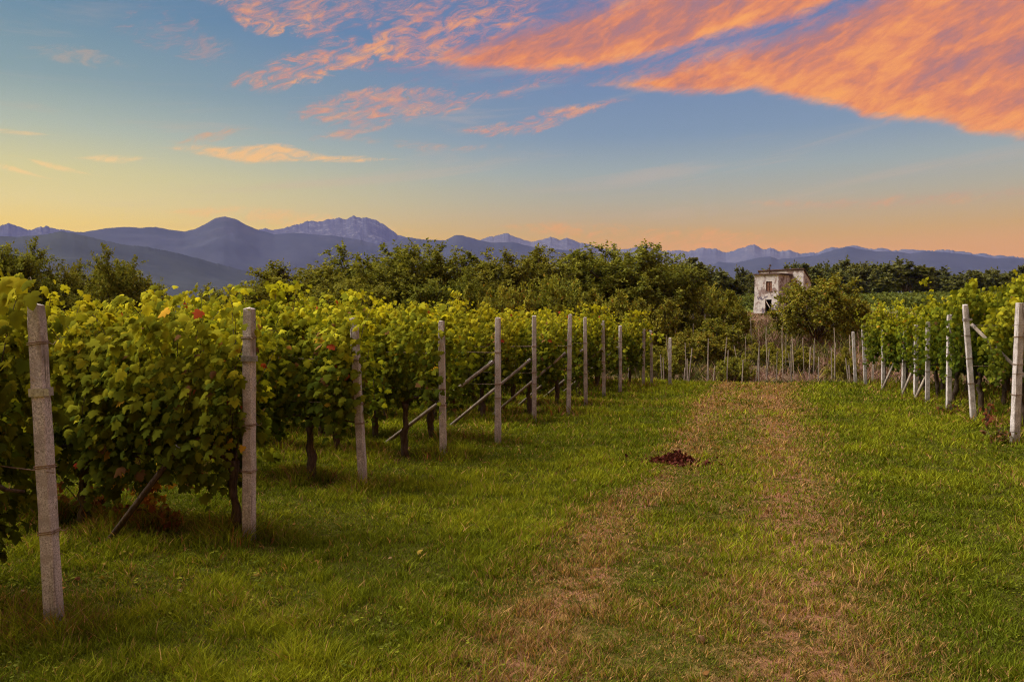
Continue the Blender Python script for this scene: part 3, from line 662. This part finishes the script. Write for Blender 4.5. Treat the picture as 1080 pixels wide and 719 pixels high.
end_post(-3.05, 27.3, 1.6, .0, 'short concrete post at the crest left of the track, almost bare', 'concrete end posts left of the track', ties=())

# ------------------------------------------------------------------ stakes of the abandoned vineyard
def stake_mesh(h, r, seed):
    q = random.Random(seed); mb = MB(); mb.tube([(0, 0, -.3), (q.gauss(0, .01), q.gauss(0, .01), h * .5), (0, 0, h)], [r, r * .95, r * .85], 6)
    me = mb.mesh('stake'); me.materials.append(M['stake']); return me
STK = [stake_mesh(2.0 + .25 * k, .023, k) for k in range(3)]
def stake(x, y, label, group, s=1.0):
    o = link('stake', random.choice(STK), None, None, (x, y, float(gz(x, y)))); o.rotation_euler = (random.gauss(0, .05), random.gauss(0, .05), random.random() * 3)
    o.scale = (1 + y / 160, 1 + y / 160, s * random.uniform(.9, 1.12)); tag(o, label, 'stake', group)
for j, (y0, xa, xb, st) in enumerate(((33.5, -5.2, 4.4, .80), (38.0, -6.0, 5.0, .88), (43.0, -5.0, 7.0, .95), (49, -1.0, 8.0, 1.0), (56, -7.0, 1.5, 1.0))):
    x = xa
    while x < xb:
        stake(x + random.uniform(-.25, .25), y0 + (x - xa) * .25 + random.uniform(-1.3, 1.3), 'bare grey stake in the %s line of stakes in the weedy dip' % ORD[j], 'stakes in the %s line of the dip' % ORD[j])
        x += st
for k in range(12): stake(-9.5 + k * .55 + random.uniform(-.2, .2), 62 + k * 1.2, 'bare grey stake on the weedy bank below the left trees', 'stakes on the left bank', .95)
for k in range(16): stake(8.2 + k * .55 + random.uniform(-.2, .2), 66 + k * 1.1 + random.uniform(-2, 2), 'bare grey stake on the slope right of the wide bush', 'stakes on the right slope')
for k in range(9): stake(10.2 + k * .5, 72 + random.uniform(-1, 1), 'taller pale stake in the upper row right of the wide bush', 'stakes in the upper right row', 1.05)

# ------------------------------------------------------------------ old house
def f_plaster(g, p):
    c = coords(g); n = g.noise(c, .9, 6, .62, .4); n2 = g.noise(c, 3.5, 6, .65); n3 = g.noise(g.vmul(c, (3, 3, .4)), 1.4, 5, .6); z = g.sep(c)[2]
    k = g.ramp(n2, [(.3, (.26, .25, .27)), (.6, (.41, .40, .425)), (.8, (.53, .52, .55))])
    k = g.mix(g.rng(n, .49, .58), k, g.ramp(n2, [(.3, (.12, .095, .105)), (.7, (.22, .165, .16))]))
    k = g.mix(g.m('MULTIPLY', g.rng(g.noise(c, 1.3, 5, .6, 1.2), .54, .61), g.rng(z, 3.2, 2.4)), k, (.085, .075, .11))
    k = g.mix(g.rng(n3, .58, .74), k, (.15, .12, .12))
    g.put(p.inputs['Base Color'], k); bump(g, p, n2, .6, .05)
M['plaster'] = material('crumbling plaster', f_plaster, .95, .1)
def f_tile(g, p):
    n = g.noise(coords(g), 8, 4); g.put(p.inputs['Base Color'], g.ramp(n, [(.3, (.035, .025, .025)), (.7, (.10, .06, .05))]))
M['roof'] = material('dark roof edge', f_tile, .9, .1)
def f_plank(g, p):
    n = g.noise(g.vmul(coords(g), (1, 1, .15)), 30, 4); g.put(p.inputs['Base Color'], g.ramp(n, [(.3, (.10, .05, .035)), (.7, (.19, .095, .065))]))
M['shutter'] = material('red brown boards', f_plank, .85, .15)
def f_grayplank(g, p):
    n = g.noise(coords(g), 20, 4); g.put(p.inputs['Base Color'], g.ramp(n, [(.3, (.34, .30, .29)), (.7, (.52, .47, .45))]))
M['plank'] = material('bleached plank', f_grayplank, .85, .15)
def f_dark(g, p):
    n = g.noise(coords(g), 4, 3); g.put(p.inputs['Base Color'], g.ramp(n, [(.3, (.012, .010, .010)), (.7, (.03, .026, .024))]))
M['inside'] = material('dark interior', f_dark, .95, .05)  # near-black colour stands in for the unlit room behind the doorway

def holed_wall(w, z0, z1, holes, t):
    """wall in the x-z plane, front face at y=0, thickness t, with rectangular openings"""
    xs = sorted({0, w, *[h[0] for h in holes], *[h[1] for h in holes]}); zs = sorted({z0, z1, *[h[2] for h in holes], *[h[3] for h in holes]})
    bm = bmesh.new(); vv = {}
    V = lambda x, z: vv.setdefault((x, z), bm.verts.new((x, 0, z)))
    for a, b in zip(xs, xs[1:]):
        for c, d in zip(zs, zs[1:]):
            if any(h[0] <= a and b <= h[1] and h[2] <= c and d <= h[3] for h in holes): continue
            bm.faces.new((V(a, c), V(b, c), V(b, d), V(a, d)))
    r = bmesh.ops.extrude_face_region(bm, geom=bm.faces[:])
    bmesh.ops.translate(bm, vec=(0, t, 0), verts=[e for e in r['geom'] if isinstance(e, bmesh.types.BMVert)])
    bmesh.ops.recalc_face_normals(bm, faces=bm.faces); me = bpy.data.meshes.new('wall'); bm.to_mesh(me); bm.free(); return me

def house():
    hx, hy = -1.35, 114.5
    o = empty('ruined_house', (hx, hy, float(gz(1, 116)) - .05), rad(-25))
    link('front_wall', holed_wall(3.4, -1.6, 5.30, [(1.62, 2.50, 3.0, 4.34), (1.52, 2.46, .0, 1.88)], .38), M['plaster'], o)
    mb = MB(); mb.box(3.02, 3.4, .38, 3.88, -1.6, 5.25); mb.build('side_wall', M['plaster'], o)
    mb = MB(); mb.box(0, .38, .38, 3.88, -1.6, 5.25); mb.build('side_wall', M['plaster'], o)
    mb = MB(); mb.box(.385, 3.015, 1.6, 1.7, -1.5, 5.2); mb.box(.385, 3.015, .39, 1.59, -1.0, -.02); mb.build('inner_wall', M['inside'], o)
    mb = MB(); mb.box(-.32, .0, .02, .9, -1.6, 2.6, top=(-.06, .0, .1, .7)); mb.build('buttress', M['plaster'], o)
    # front roof slab, a little crooked
    mb = MB(); mb.box(-.16, 3.72, -.22, 3.86, 5.30, 5.44); me = mb.mesh('roof')
    for v in me.vertices: v.co.z += .02 * v.co.y - .015 * v.co.x
    link('roof', me, M['roof'], o)
    mb = MB(); mb.tube([(1.25, 1.9, 5.3), (1.27, 1.9, 6.05), (1.3, 1.88, 6.45)], .09, 8); ch = mb.build('stove_pipe', M['roof'], o)
    mb = MB(); mb.tube([(1.36, 1.88, 6.5), (1.37, 1.88, 6.76)], [.17, .13], 8); mb.build('cowl', M['roof'], ch)
    # rear block, shed roof falling to the back
    bm = MB(); bm.box(-1.2, 5.2, 3.9, 6.5, -1.6, 5.95); me = bm.mesh('rear_wall')
    for v in me.vertices:
        if v.co.z > 5 and v.co.y > 5: v.co.z -= 1.55
    link('rear_wall', me, M['plaster'], o)
    bm = MB(); bm.box(-1.35, 5.36, 3.72, 6.75, 5.955, 6.09); me = bm.mesh('roof')
    for v in me.vertices: v.co.z -= 1.55 * (v.co.y - 3.9) / 2.6
    link('roof', me, M['roof'], o)
    w = MB()
    for k in range(5): w.box(1.64 + k * .172, 1.80 + k * .172, .14, .17, 3.02, 4.32)
    wo = w.build('window', M['shutter'], o)
    s = MB(); s.box(1.55, 2.57, -.06, .05, 2.93, 2.997); s.build('sill', M['plaster'], wo)
    s = MB(); s.tube([(1.63, .10, 3.72), (2.49, .10, 3.70)], .02, 6); s.tube([(2.06, .11, 3.02), (2.06, .11, 4.32)], .02, 6); s.build('bar', M['roof'], wo)
    d = MB(); d.tube([(1.56, .1, 1.82), (2.42, .12, .35)], .055, 4); d.build('plank', M['plank'], o)
    tag(o, 'ruined two storey plaster house with open black doorway and flat dark roof', 'house')
house()

# ------------------------------------------------------------------ trees
def tree_proto(seed, H=7.0, Wd=3.6, base=.10, limbs=9, sub=6, twig=6, per=13, leaf=(.14, .26), colours=((.030, .042, .012), (.085, .095, .022)), stem=.14, up=.35, warm=.0, low=True):
    r = np.random.default_rng(seed); mb = MB(); pos, nor, tip, size, shade = [], [], [], [], []
    th = H * base; mb.tube([(0, 0, -.4), (r.normal(0, .1), r.normal(0, .1), th * .6), (r.normal(0, .15), r.normal(0, .15), th * 1.6)], [stem * 1.25, stem, stem * .8], 8)
    c = np.array([0, 0, H * (.5 + base * .45)]); ax = np.array([Wd, Wd, H * (.5 - base * .3)])
    for i in range(limbs):
        a = i * 2.399 + r.normal(0, .25); e = (i + .5) / limbs; zz = (1 - 2 * e) * (.92 if low else .75); rr = math.sqrt(max(0, 1 - zz * zz))
        irr = r.uniform(.72, 1.08)
        T = c + ax * np.array([rr * math.cos(a), rr * math.sin(a), zz]) * irr * r.uniform(.30, .84)
        s0 = np.array([r.normal(0, .08), r.normal(0, .08), th * r.uniform(.5, 1.5)])
        mid = s0 * .45 + T * .55 + np.array([0, 0, .10 * H * (1 if T[2] > s0[2] else -.2)]) + r.normal(0, .15, 3)
        mb.tube([s0, mid, T], [stem * .5, stem * .3, stem * .10], 5, cap=False)
        for j in range(sub):
            dirn = (T - c) / ax; dirn = dirn / (np.linalg.norm(dirn) + .2) + r.normal(0, .65, 3); dirn[2] += .25
            L = r.uniform(.16, .36) * (Wd + H * .5) * .5; b0 = mid * r.uniform(0, .5) + T * 1.0 if False else mid + (T - mid) * r.uniform(.25, 1.0)
            B = b0 + dirn / np.linalg.norm(dirn) * L
            mb.tube([b0, (b0 + B) / 2 + r.normal(0, .05, 3), B], [stem * .13, stem * .09, stem * .04], 3, cap=False)
            for k in range(twig):
                t0 = b0 + (B - b0) * r.uniform(.3, 1.0); td = (B - b0) / L + r.normal(0, .7, 3); td[2] += up; td /= np.linalg.norm(td); tl = r.uniform(.35, .85) * Wd * .28
                sh = r.uniform(.0, 1)
                for q in range(per):
                    f = (q + r.random()) / per; pp = t0 + td * tl * f + r.normal(0, .05, 3) * Wd * .28 - np.array([0, 0, .18 * tl * f * f])
                    pos.append(pp); nor.append(r.normal(0, .55, 3) + np.array([0, 0, .9])); tip.append(td + r.normal(0, .8, 3)); size.append(r.uniform(*leaf)); shade.append(sh * .6 + r.random() * .4)
    pos, nor, tip, size, shade = map(np.array, (pos, nor, tip, size, shade))
    q = (pos - c) / (ax * np.array([1.0, 1.0, 1.05])); rn = np.linalg.norm(q, axis=1); lim = 1.0 + .10 * np.sin(3 * np.arctan2(q[:, 1], q[:, 0]) + seed) * np.sin(4 * q[:, 2] + seed)
    over = rn > lim; pos[over] = c + (pos[over] - c) * ((lim + (rn - lim) * .22) / rn)[over][:, None]
    ca, cb = np.array(colours[0]), np.array(colours[1]); col = ca + (cb - ca) * shade[:, None]
    if warm: col = np.where(r.random((len(pos), 1)) < warm, np.array([.20, .11, .02]), col)
    V, F, C = scatter(pos, nor, tip, size, col, (QL_V, QL_F), widen=.62)
    ml = mesh_np('crown', V, F, C); ml.materials.append(M['tree_leaf'])
    mw = mb.mesh('trunk'); mw.materials.append(M['bark'])
    return mw, ml, float(np.percentile(pos[:, 2], 99.3)) / 1.03, float(np.percentile(np.hypot(pos[:, 0], pos[:, 1]), 96)) / 1.02
TA = [tree_proto(300 + k, limbs=40, sub=9, twig=7, per=18, leaf=(.11, .20), up=.12, colours=((.050, .064, .014), (.185, .185, .030)), warm=.02 * (k == 1)) for k in range(4)]
TB = [tree_proto(320 + k, H=4, Wd=3.2, base=.06, limbs=16, sub=8, twig=8, per=17, up=.12, leaf=(.11, .21), colours=((.06, .072, .014), (.225, .215, .030)), stem=.10, warm=.05) for k in range(2)]
TF = [tree_proto(340 + k, H=10, Wd=4.2, base=.12, limbs=14, sub=6, twig=5, per=7, leaf=(.45, .85), colours=((.045, .055, .020), (.11, .115, .038)), stem=.2, up=.5) for k in range(3)]
def place_tree(kind, px_az, dist, h, w, label, name='tree', cat='tree', group=None, protos=None, dz=0.0):
    mw, ml, H, Wd = random.choice(protos)
    a = rad(px_az); x, y = dist * math.sin(a), dist * math.cos(a)
    o = empty(name, (x, y, float(gz(x, y)) - .05 + dz), random.random() * 6.28)
    o.scale = (w / (1.9 * Wd), w / (1.9 * Wd), h / (1.03 * H)); link('trunk', mw, None, o); link('crown', ml, None, o)
    tag(o, label, cat, group)
def from_px(px, ytop, zc, wpx):
    """azimuth, distance, top height above the eye line and width for a spot measured on the photograph"""
    xc = (px - 540) / 840; az = math.degrees(math.atan(xc)) - 17.6; dist = zc * math.hypot(1, xc)
    return az, dist, (347 - ytop) / 840 * zc + EYE, wpx / 840 * zc
TREES = [(8, 256, 40, 95, TA, 'dark feathery tree at the far left above the nearest vine'), (72, 276, 43, 70, TA, 'lower dark tree between two taller feathery trees behind the left vines'),
 (130, 270, 41, 88, TA, 'open feathery tree with orange tinted top behind the second row'), (238, 303, 60, 60, TA, 'small round tree in the gap where the hill foot shows'), (280, 294, 60, 75, TA, 'small tree at the left end of the long tree belt'),
 (328, 276, 57, 120, TA, 'broad tree at the left of the belt, below the mountain gap'), (385, 266, 60, 105, TA, 'tree of the belt just left of its highest crown'), (440, 255, 55, 125, TA, 'highest and darkest spreading tree in the left half of the belt'),
 (500, 279, 64, 85, TA, 'low tree filling the dip in the middle of the belt'), (545, 261, 62, 100, TA, 'tall tree right of the dip in the tree belt'), (600, 264, 66, 115, TA, 'round topped tree near the middle of the right belt'),
 (655, 258, 62, 115, TA, 'tallest tree in the right half of the belt'), (695, 274, 66, 80, TA, 'sloping crowned tree at the right end of the belt'),
 (470, 292, 50, 80, TA, 'shorter tree standing before the dip of the belt'), (360, 292, 50, 100, TA, 'shorter bushy tree before the broad left belt tree')]
random.seed(23)
for px, yt, zc, wp, pr, lab in TREES:
    az, dist, h, w = from_px(px, yt, zc, wp); x, y = dist * math.sin(rad(az)), dist * math.cos(rad(az))
    place_tree('', az, dist, (h - float(gz(x, y))) * .95 + .05, w, lab, protos=pr)
BUSHES = [(585, 296, 50, 78, 'yellowish rounded shrub in front of the tree belt'), (642, 308, 50, 70, 'grey green shrub left of the weedy bank'), (525, 305, 48, 70, 'dull shrub peeping over the vines below the belt dip'), (690, 318, 56, 60, 'small shrub at the foot of the sloping belt tree'),
 (765, 309, 61, 56, 'yellow green leafy bush left of the ruined house'), (738, 300, 88, 56, 'tall loose bush between the tree belt and the house'), (758, 337, 56, 64, 'dark low bush below the yellow green bush'), (862, 296, 62, 92, 'wide golden topped bush standing right of the ruined house'),
 (893, 318, 68, 60, 'darker shoulder of shrubs right of the wide golden bush'), (735, 352, 52, 74, 'flat mound of bramble in the weedy dip'), (888, 368, 40, 34, 'overgrown lone vine bush beside the last right posts'), (722, 335, 66, 50, 'small bush among stakes on the left bank'),
 (700, 366, 44, 46, 'low green bramble at the left end of the weedy dip'), (806, 362, 52, 34, 'small green shrub in front of the ruined house'), (838, 366, 48, 44, 'low bramble at the foot of the wide golden bush'), (775, 378, 41, 40, 'tiny green clump among the front stakes of the dip')]
random.seed(4)
for px, yt, zc, wp, lab in BUSHES:
    az, dist, h, w = from_px(px, yt, zc, wp); x, y = dist * math.sin(rad(az)), dist * math.cos(rad(az))
    place_tree('', az, dist, max(.8, h - float(gz(x, y)) + .05), w, lab, name='bush', cat='bush', protos=TB)
rf = random.Random(5)
px = 716
while px < 1120:
    prof = np.interp(px, [700, 730, 750, 775, 800, 850, 900, 925, 950, 975, 1000, 1030, 1060, 1090, 1130], [276, 277, 290, 288, 284, 279, 279, 283, 276, 283, 288, 290, 284, 280, 284])
    zc = rf.uniform(235, 275); w = rf.uniform(20, 36); az, dist, h, wm = from_px(px, prof + rf.uniform(-3, 6), zc, w); x, y = dist * math.sin(rad(az)), dist * math.cos(rad(az))
    place_tree('', az, dist, h - float(gz(x, y)), wm, 'dark distant tree in the line along the far edge of the fields', group='distant trees along the far field', protos=TF)
    px += rf.uniform(8, 14)
for px, yt, zc, wp in ((738, 279, 150, 52), (765, 289, 160, 40), (955, 276, 215, 50)):
    az, dist, h, w = from_px(px, yt, zc, wp); x, y = dist * math.sin(rad(az)), dist * math.cos(rad(az))
    place_tree('', az, dist, h - float(gz(x, y)), w, {738: 'dense dark tree left of the house, nearer than the distant line', 765: 'low dark tree just left of the house roof', 955: 'bulky round tree standing out in the far line'}[px], protos=TF)

# ------------------------------------------------------------------ far vineyard strips, weeds of the dip
def blades(x, y, h, w, col, bend=.35, seed=1, lift=0.0):
    r = np.random.default_rng(seed); n = len(x); z = gz(x, y) + lift; a = r.uniform(0, 2 * np.pi, n); b = r.uniform(0, 2 * np.pi, n)
    side = np.stack([np.cos(a), np.sin(a), 0 * a], -1) * (w * .5)[:, None]; lean = np.stack([np.cos(b), np.sin(b), 0 * b], -1) * (h * bend * r.uniform(.2, 1.6, n))[:, None]
    p = np.stack([x, y, z - .01], -1); up = np.zeros((n, 3)); up[:, 2] = 1
    v0 = p - side; v1 = p + side; mid = p + up * (h * .55)[:, None] + lean * .35; v2 = mid + side * .75; v3 = mid - side * .75; v4 = p + up * (h * .95)[:, None] + lean; v5 = v4 + side * .12
    V = np.stack([v0, v1, v2, v3, v4, v5], 1).reshape(-1, 3); k = (np.arange(n) * 6)[:, None]
    F = np.concatenate([k + np.array([[0, 1, 2, 3]]), k + np.array([[3, 2, 5, 4]])]); C = np.repeat(col, 6, 0); return V, F, C

ROWS_L = np.array([l[1] for l in LEFT]); ENDX = np.array([l[0] for l in LEFT]); ROWS_R = np.array([l[1] for l in RIGHT])
def make_grass():
    r = np.random.default_rng(41); N = 1080000
    rr = np.exp(r.uniform(np.log(1.6), np.log(36), N)); a = np.radians(np.where(r.random(N) < .88, r.uniform(-60, 26, N), r.uniform(20, 62, N))); x = rr * np.sin(a); y = rr * np.cos(a)
    ok = (y < 31.0 + .0 * x); x, y, rr = x[ok], y[ok], rr[ok]
    w, rut = track_w(x, y); far = smooth(9, 22, y)
    n1 = fbm(x * .8, y * .8, 4, 51); n2 = fbm(x * 3.2, y * 3.2, 3, 61)
    # strips under the vines
    strip = np.zeros_like(x)
    for rx, ry in zip(ENDX, ROWS_L): strip = np.maximum(strip, np.exp(-((y - ry) / .36) ** 2) * smooth(rx + .55, rx + .05, x))
    for i, ry in enumerate(ROWS_R): strip = np.maximum(strip, np.exp(-((y - ry) / .36) ** 2) * smooth(RIGHT[i][0] - .55, RIGHT[i][0] - .05, x))
    bare = w * np.maximum(rut, .55 * far) * smooth(.47, .68, n2 * .6 + n1 * .5)
    keep = r.random(len(x)) > bare * .8
    x, y, rr, w, rut, n1, n2, strip, far = (q[keep] for q in (x, y, rr, w, rut, n1, n2, strip, far)); n = len(x)
    n3 = fbm(x * 9.0, y * 9.0, 2, 67); clump = smooth(.42, .68, n2 * .55 + n3 * .45); h = (.032 + .060 * clump + .018 * smooth(.5, .72, n1)) * r.uniform(.6, 1.35, n) * (1 - .12 * w) + strip * r.uniform(.02, .20, n) * smooth(.3, .62, n2)
    h = h * np.clip(.85 + rr / 60, .9, 1.3); wd = .0058 * np.maximum(1, rr / 4.6) * r.uniform(.7, 1.4, n)
    g1 = np.array([.070, .090, .007]); g2 = np.array([.180, .195, .012]); dry = np.array([.25, .15, .06]); brn = np.array([.15, .085, .04]); red = np.array([.20, .075, .03]); pink = np.array([.20, .105, .06])
    t = np.clip(.25 + (n1 - .5) * 1.6 + (n2 - .5) * 1.0 + r.normal(0, .2, n), 0, 1)[:, None]; c = g1 + (g2 - g1) * t
    pd = np.clip(  .05 + .30 * w * smooth(.42, .64, fbm(x * 1.3, y * .9, 3, 71)) + .34 * rut * w + .24 * far * w + .22 * strip * smooth(.4, .7, n1) + .13 * smooth(.56, .68, fbm(x * .6, y * .6, 3, 81)), 0, .95)
    c = np.where(r.random((n, 1)) < pd[:, None], dry * r.uniform(.6, 1.15, (n, 1)), c)
    c = np.where(r.random((n, 1)) < (.26 * w * (.25 + rut) * smooth(.38, .6, n2))[:, None], pink, c)
    c = np.where(r.random((n, 1)) < (.14 * strip)[:, None], brn, c); c = np.where(r.random((n, 1)) < (.05 * strip)[:, None], red, c)
    c = c * r.uniform(.5, 1.35, (n, 1))
    V, F, C = blades(x, y, h, wd, c, .75, 5, .012 * (w > .02)); o = link('grass', mesh_np('grass', V, F, C), M['grass']); struct(o, 'stuff')
    return o
make_grass()

def make_brush():
    r = np.random.default_rng(43); N = 85000; y = 29.6 + (112 - 29.6) * r.random(N) ** 1.5; x = r.uniform(-.32, .42, N) * y - 1.5
    nn = fbm(x * .22, y * .22, 4, 91); n2 = fbm(x * .7, y * .7, 3, 95)
    keep = r.random(N) < smooth(.25, .5, n2) + .25; x, y, nn, n2 = x[keep], y[keep], nn[keep], n2[keep]; n = len(x)
    h = (.25 + .85 * smooth(.4, .75, n2)) * r.uniform(.4, 1.15, n) * smooth(28.5, 34, y) + .12; h = h * (1 - .5 * smooth(86, 98, y) * smooth(-9, -5, x) * smooth(12, 7, x)); wd = .018 + y * .00095 * r.uniform(.6, 1.4, n)
    a = np.array([.16, .098, .078]); b = np.array([.115, .065, .058]); gr = np.array([.062, .066, .018]); ye = np.array([.17, .135, .03])
    c = a + (b - a) * r.random((n, 1)); gm = smooth(.40, .52, nn)[:, None]; c = np.where(r.random((n, 1)) < gm * .85, gr, c); c = np.where(r.random((n, 1)) < .07, ye, c); c = c * r.uniform(.6, 1.25, (n, 1))
    V, F, C = blades(x, y, h, wd, c, .9, 6); struct(link('undergrowth', mesh_np('undergrowth', V, F, C), M['brush']), 'stuff')
make_brush()

def far_rows():
    r = np.random.default_rng(44); P = []
    for k, y0 in enumerate(np.arange(128, 226, 7.0)):
        n = 2600; x = r.uniform(-14 + .02 * y0, 76, n); y = y0 + x * .12 + r.normal(0, .45, n); z = gz(x, y) + r.uniform(.3, 1.75, n) + .25 * vn(x * .4, y * 0 + k, 5); P.append(np.stack([x, y, z], -1))
    P = np.concatenate(P); n = len(P); c = np.array([.045, .060, .014]) + r.random((n, 1)) * np.array([.05, .045, .008])
    V, F, C = scatter(P, r.normal(0, .5, (n, 3)) + np.array([0, -.3, .8]), r.normal(0, 1, (n, 3)), r.uniform(.35, .7, n), c, (QL_V, QL_F), .8)
    struct(link('distant_vineyard', mesh_np('distant_vineyard', V, F, C), M['tree_leaf']), 'stuff')
far_rows()

# ------------------------------------------------------------------ small things
def leaf_heap():
    r = np.random.default_rng(45); n = 700; x0, y0 = -1.16, 11.35
    q = r.normal(0, 1, (n, 2)) * np.array([.18, .15]); q[:90] *= 2.2; hh = .13 * np.exp(-(q[:, 0] / .20) ** 2 - (q[:, 1] / .17) ** 2)
    P = np.stack([x0 + q[:, 0], y0 + q[:, 1], gz(x0 + q[:, 0], y0 + q[:, 1]) + .02 + hh * r.uniform(.3, 1.15, n)], -1)
    c = np.array([.040, .014, .010]) + r.random((n, 1)) * np.array([.055, .020, .011])
    V, F, C = scatter(P, r.normal(0, .8, (n, 3)) + np.array([0, 0, .5]), r.normal(0, 1, (n, 3)), r.uniform(.03, .065, n), c)
    o = empty('leaf_heap', (x0, y0, float(gz(x0, y0)))); me = mesh_np('foliage', V - np.array([x0, y0, float(gz(x0, y0))]), F, C); link('foliage', me, M['brush'], o)
    tag(o, 'heap of dark red-brown dead leaves lying on the worn grass track', 'leaf heap')
leaf_heap()
def weed(x, y, h, n, cols, label, spread=.25, name='dry_weed'):
    r = np.random.default_rng(int(abs(x * 91 + y * 17))); o = empty(name, (x, y, float(gz(x, y)))); mb = MB(); P = []
    for k in range(6):
        t = np.array([r.normal(0, spread), r.normal(0, spread * .6), h * r.uniform(.6, 1.0)]); m_ = t * .5 + np.array([0, 0, .08]); mb.tube([(0, 0, -.02), m_, t], [.006, .005, .003], 4, cap=False)
        for q in range(n // 6): P.append(t * r.uniform(.2, 1) + r.normal(0, .035, 3))
    P = np.array(P); m = len(P); c = np.array(cols)[r.integers(0, len(cols), m)] * r.uniform(.7, 1.2, (m, 1))
    V, F, C = scatter(P, r.normal(0, .7, (m, 3)) + np.array([0, -.3, .5]), r.normal(0, .7, (m, 3)) + np.array([0, 0, -.5]), r.uniform(.035, .085, m), c)
    mb.build('stem', M['bark'], o); link('foliage', mesh_np('foliage', V, F, C), M['vine_leaf'], o); tag(o, label, 'weed')
weed(-5.75, 6.35, .62, 110, [(.34, .20, .03), (.26, .10, .025), (.40, .30, .04)], 'golden leaved weed beside the dark brace under the second row')
weed(-6.3, 6.2, .42, 90, [(.20, .07, .03), (.28, .13, .05)], 'rusty dried weed left of the golden weed under the second row')
weed(-5.3, 6.1, .22, 90, [(.16, .06, .03), (.24, .12, .05)], 'low reddish withered weed just right of the dark brace foot')
weed(3.98, 16.9, .58, 36, [(.13, .045, .025), (.17, .07, .035)], 'red-brown dried dock stalk in front of the leaning right post', .05)
weed(3.6, 14.75, .30, 80, [(.14, .07, .03), (.09, .09, .02)], 'low brown weed at the foot of the right edge post')
weed(3.75, 19.4, .25, 80, [(.13, .06, .03), (.07, .08, .02)], 'brown weed clump at the foot of the thin right post')

def ground_weeds():
    """broad leaved weeds and clover pressed into the turf"""
    r = np.random.default_rng(46); n = 3800; rr = np.exp(r.uniform(np.log(2.6), np.log(26), n)); a = np.radians(r.uniform(-58, 24, n)); x = rr * np.sin(a); y = rr * np.cos(a)
    k = (fbm(x * 1.1, y * 1.1, 3, 111) > .50) & (r.random(n) > track_w(x, y)[0] * .6); x, y = x[k], y[k]; n = len(x); m = 7
    ang = r.uniform(0, 6.28, (n, m)); rad_ = r.uniform(.005, .035, (n, m)); X = (x[:, None] + np.cos(ang) * rad_).ravel(); Y = (y[:, None] + np.sin(ang) * rad_).ravel(); q = n * m
    P = np.stack([X, Y, gz(X, Y) + r.uniform(.02, .075, q)], -1); tip = np.stack([np.cos(ang).ravel(), np.sin(ang).ravel(), r.uniform(-.1, .6, q)], -1)
    base = np.array([[.055, .075, .010], [.10, .115, .012], [.075, .090, .014]])[r.integers(0, 3, n)]; c = np.repeat(base, m, 0) * r.uniform(.6, 1.3, (q, 1))
    V, F, C = scatter(P, r.normal(0, .25, (q, 3)) + np.array([0, 0, 1.0]), tip, np.repeat(r.uniform(.012, .032, n), m) * r.uniform(.7, 1.2, q), c, (QL_V, QL_F), .75)
    struct(link('weeds', mesh_np('weeds', V, F, C), M['grass']), 'stuff')
ground_weeds()
def fallen():
    """dropped vine leaves and bits of straw in the grass near the rows and along the track"""
    r = np.random.default_rng(47); n = 700; i = r.integers(0, len(LEFT), n); x = ENDX[i] + r.normal(-.8, 1.3, n); y = ROWS_L[i] + r.normal(0, .55, n)
    x[:90] = r.normal(-.4, 1.1, 90); y[:90] = r.uniform(3, 27, 90)
    P = np.stack([x, y, gz(x, y) + r.uniform(.005, .04, n)], -1); c = np.array([[.17, .085, .03], [.11, .05, .025], [.26, .19, .04], [.20, .13, .07]])[r.integers(0, 4, n)] * r.uniform(.6, 1.2, (n, 1))
    V, F, C = scatter(P, r.normal(0, .35, (n, 3)) + np.array([0, 0, 1.0]), r.normal(0, 1, (n, 3)), r.uniform(.02, .055, n), c)
    struct(link('fallen_leaves', mesh_np('fallen_leaves', V, F, C), M['brush']), 'stuff')
fallen()
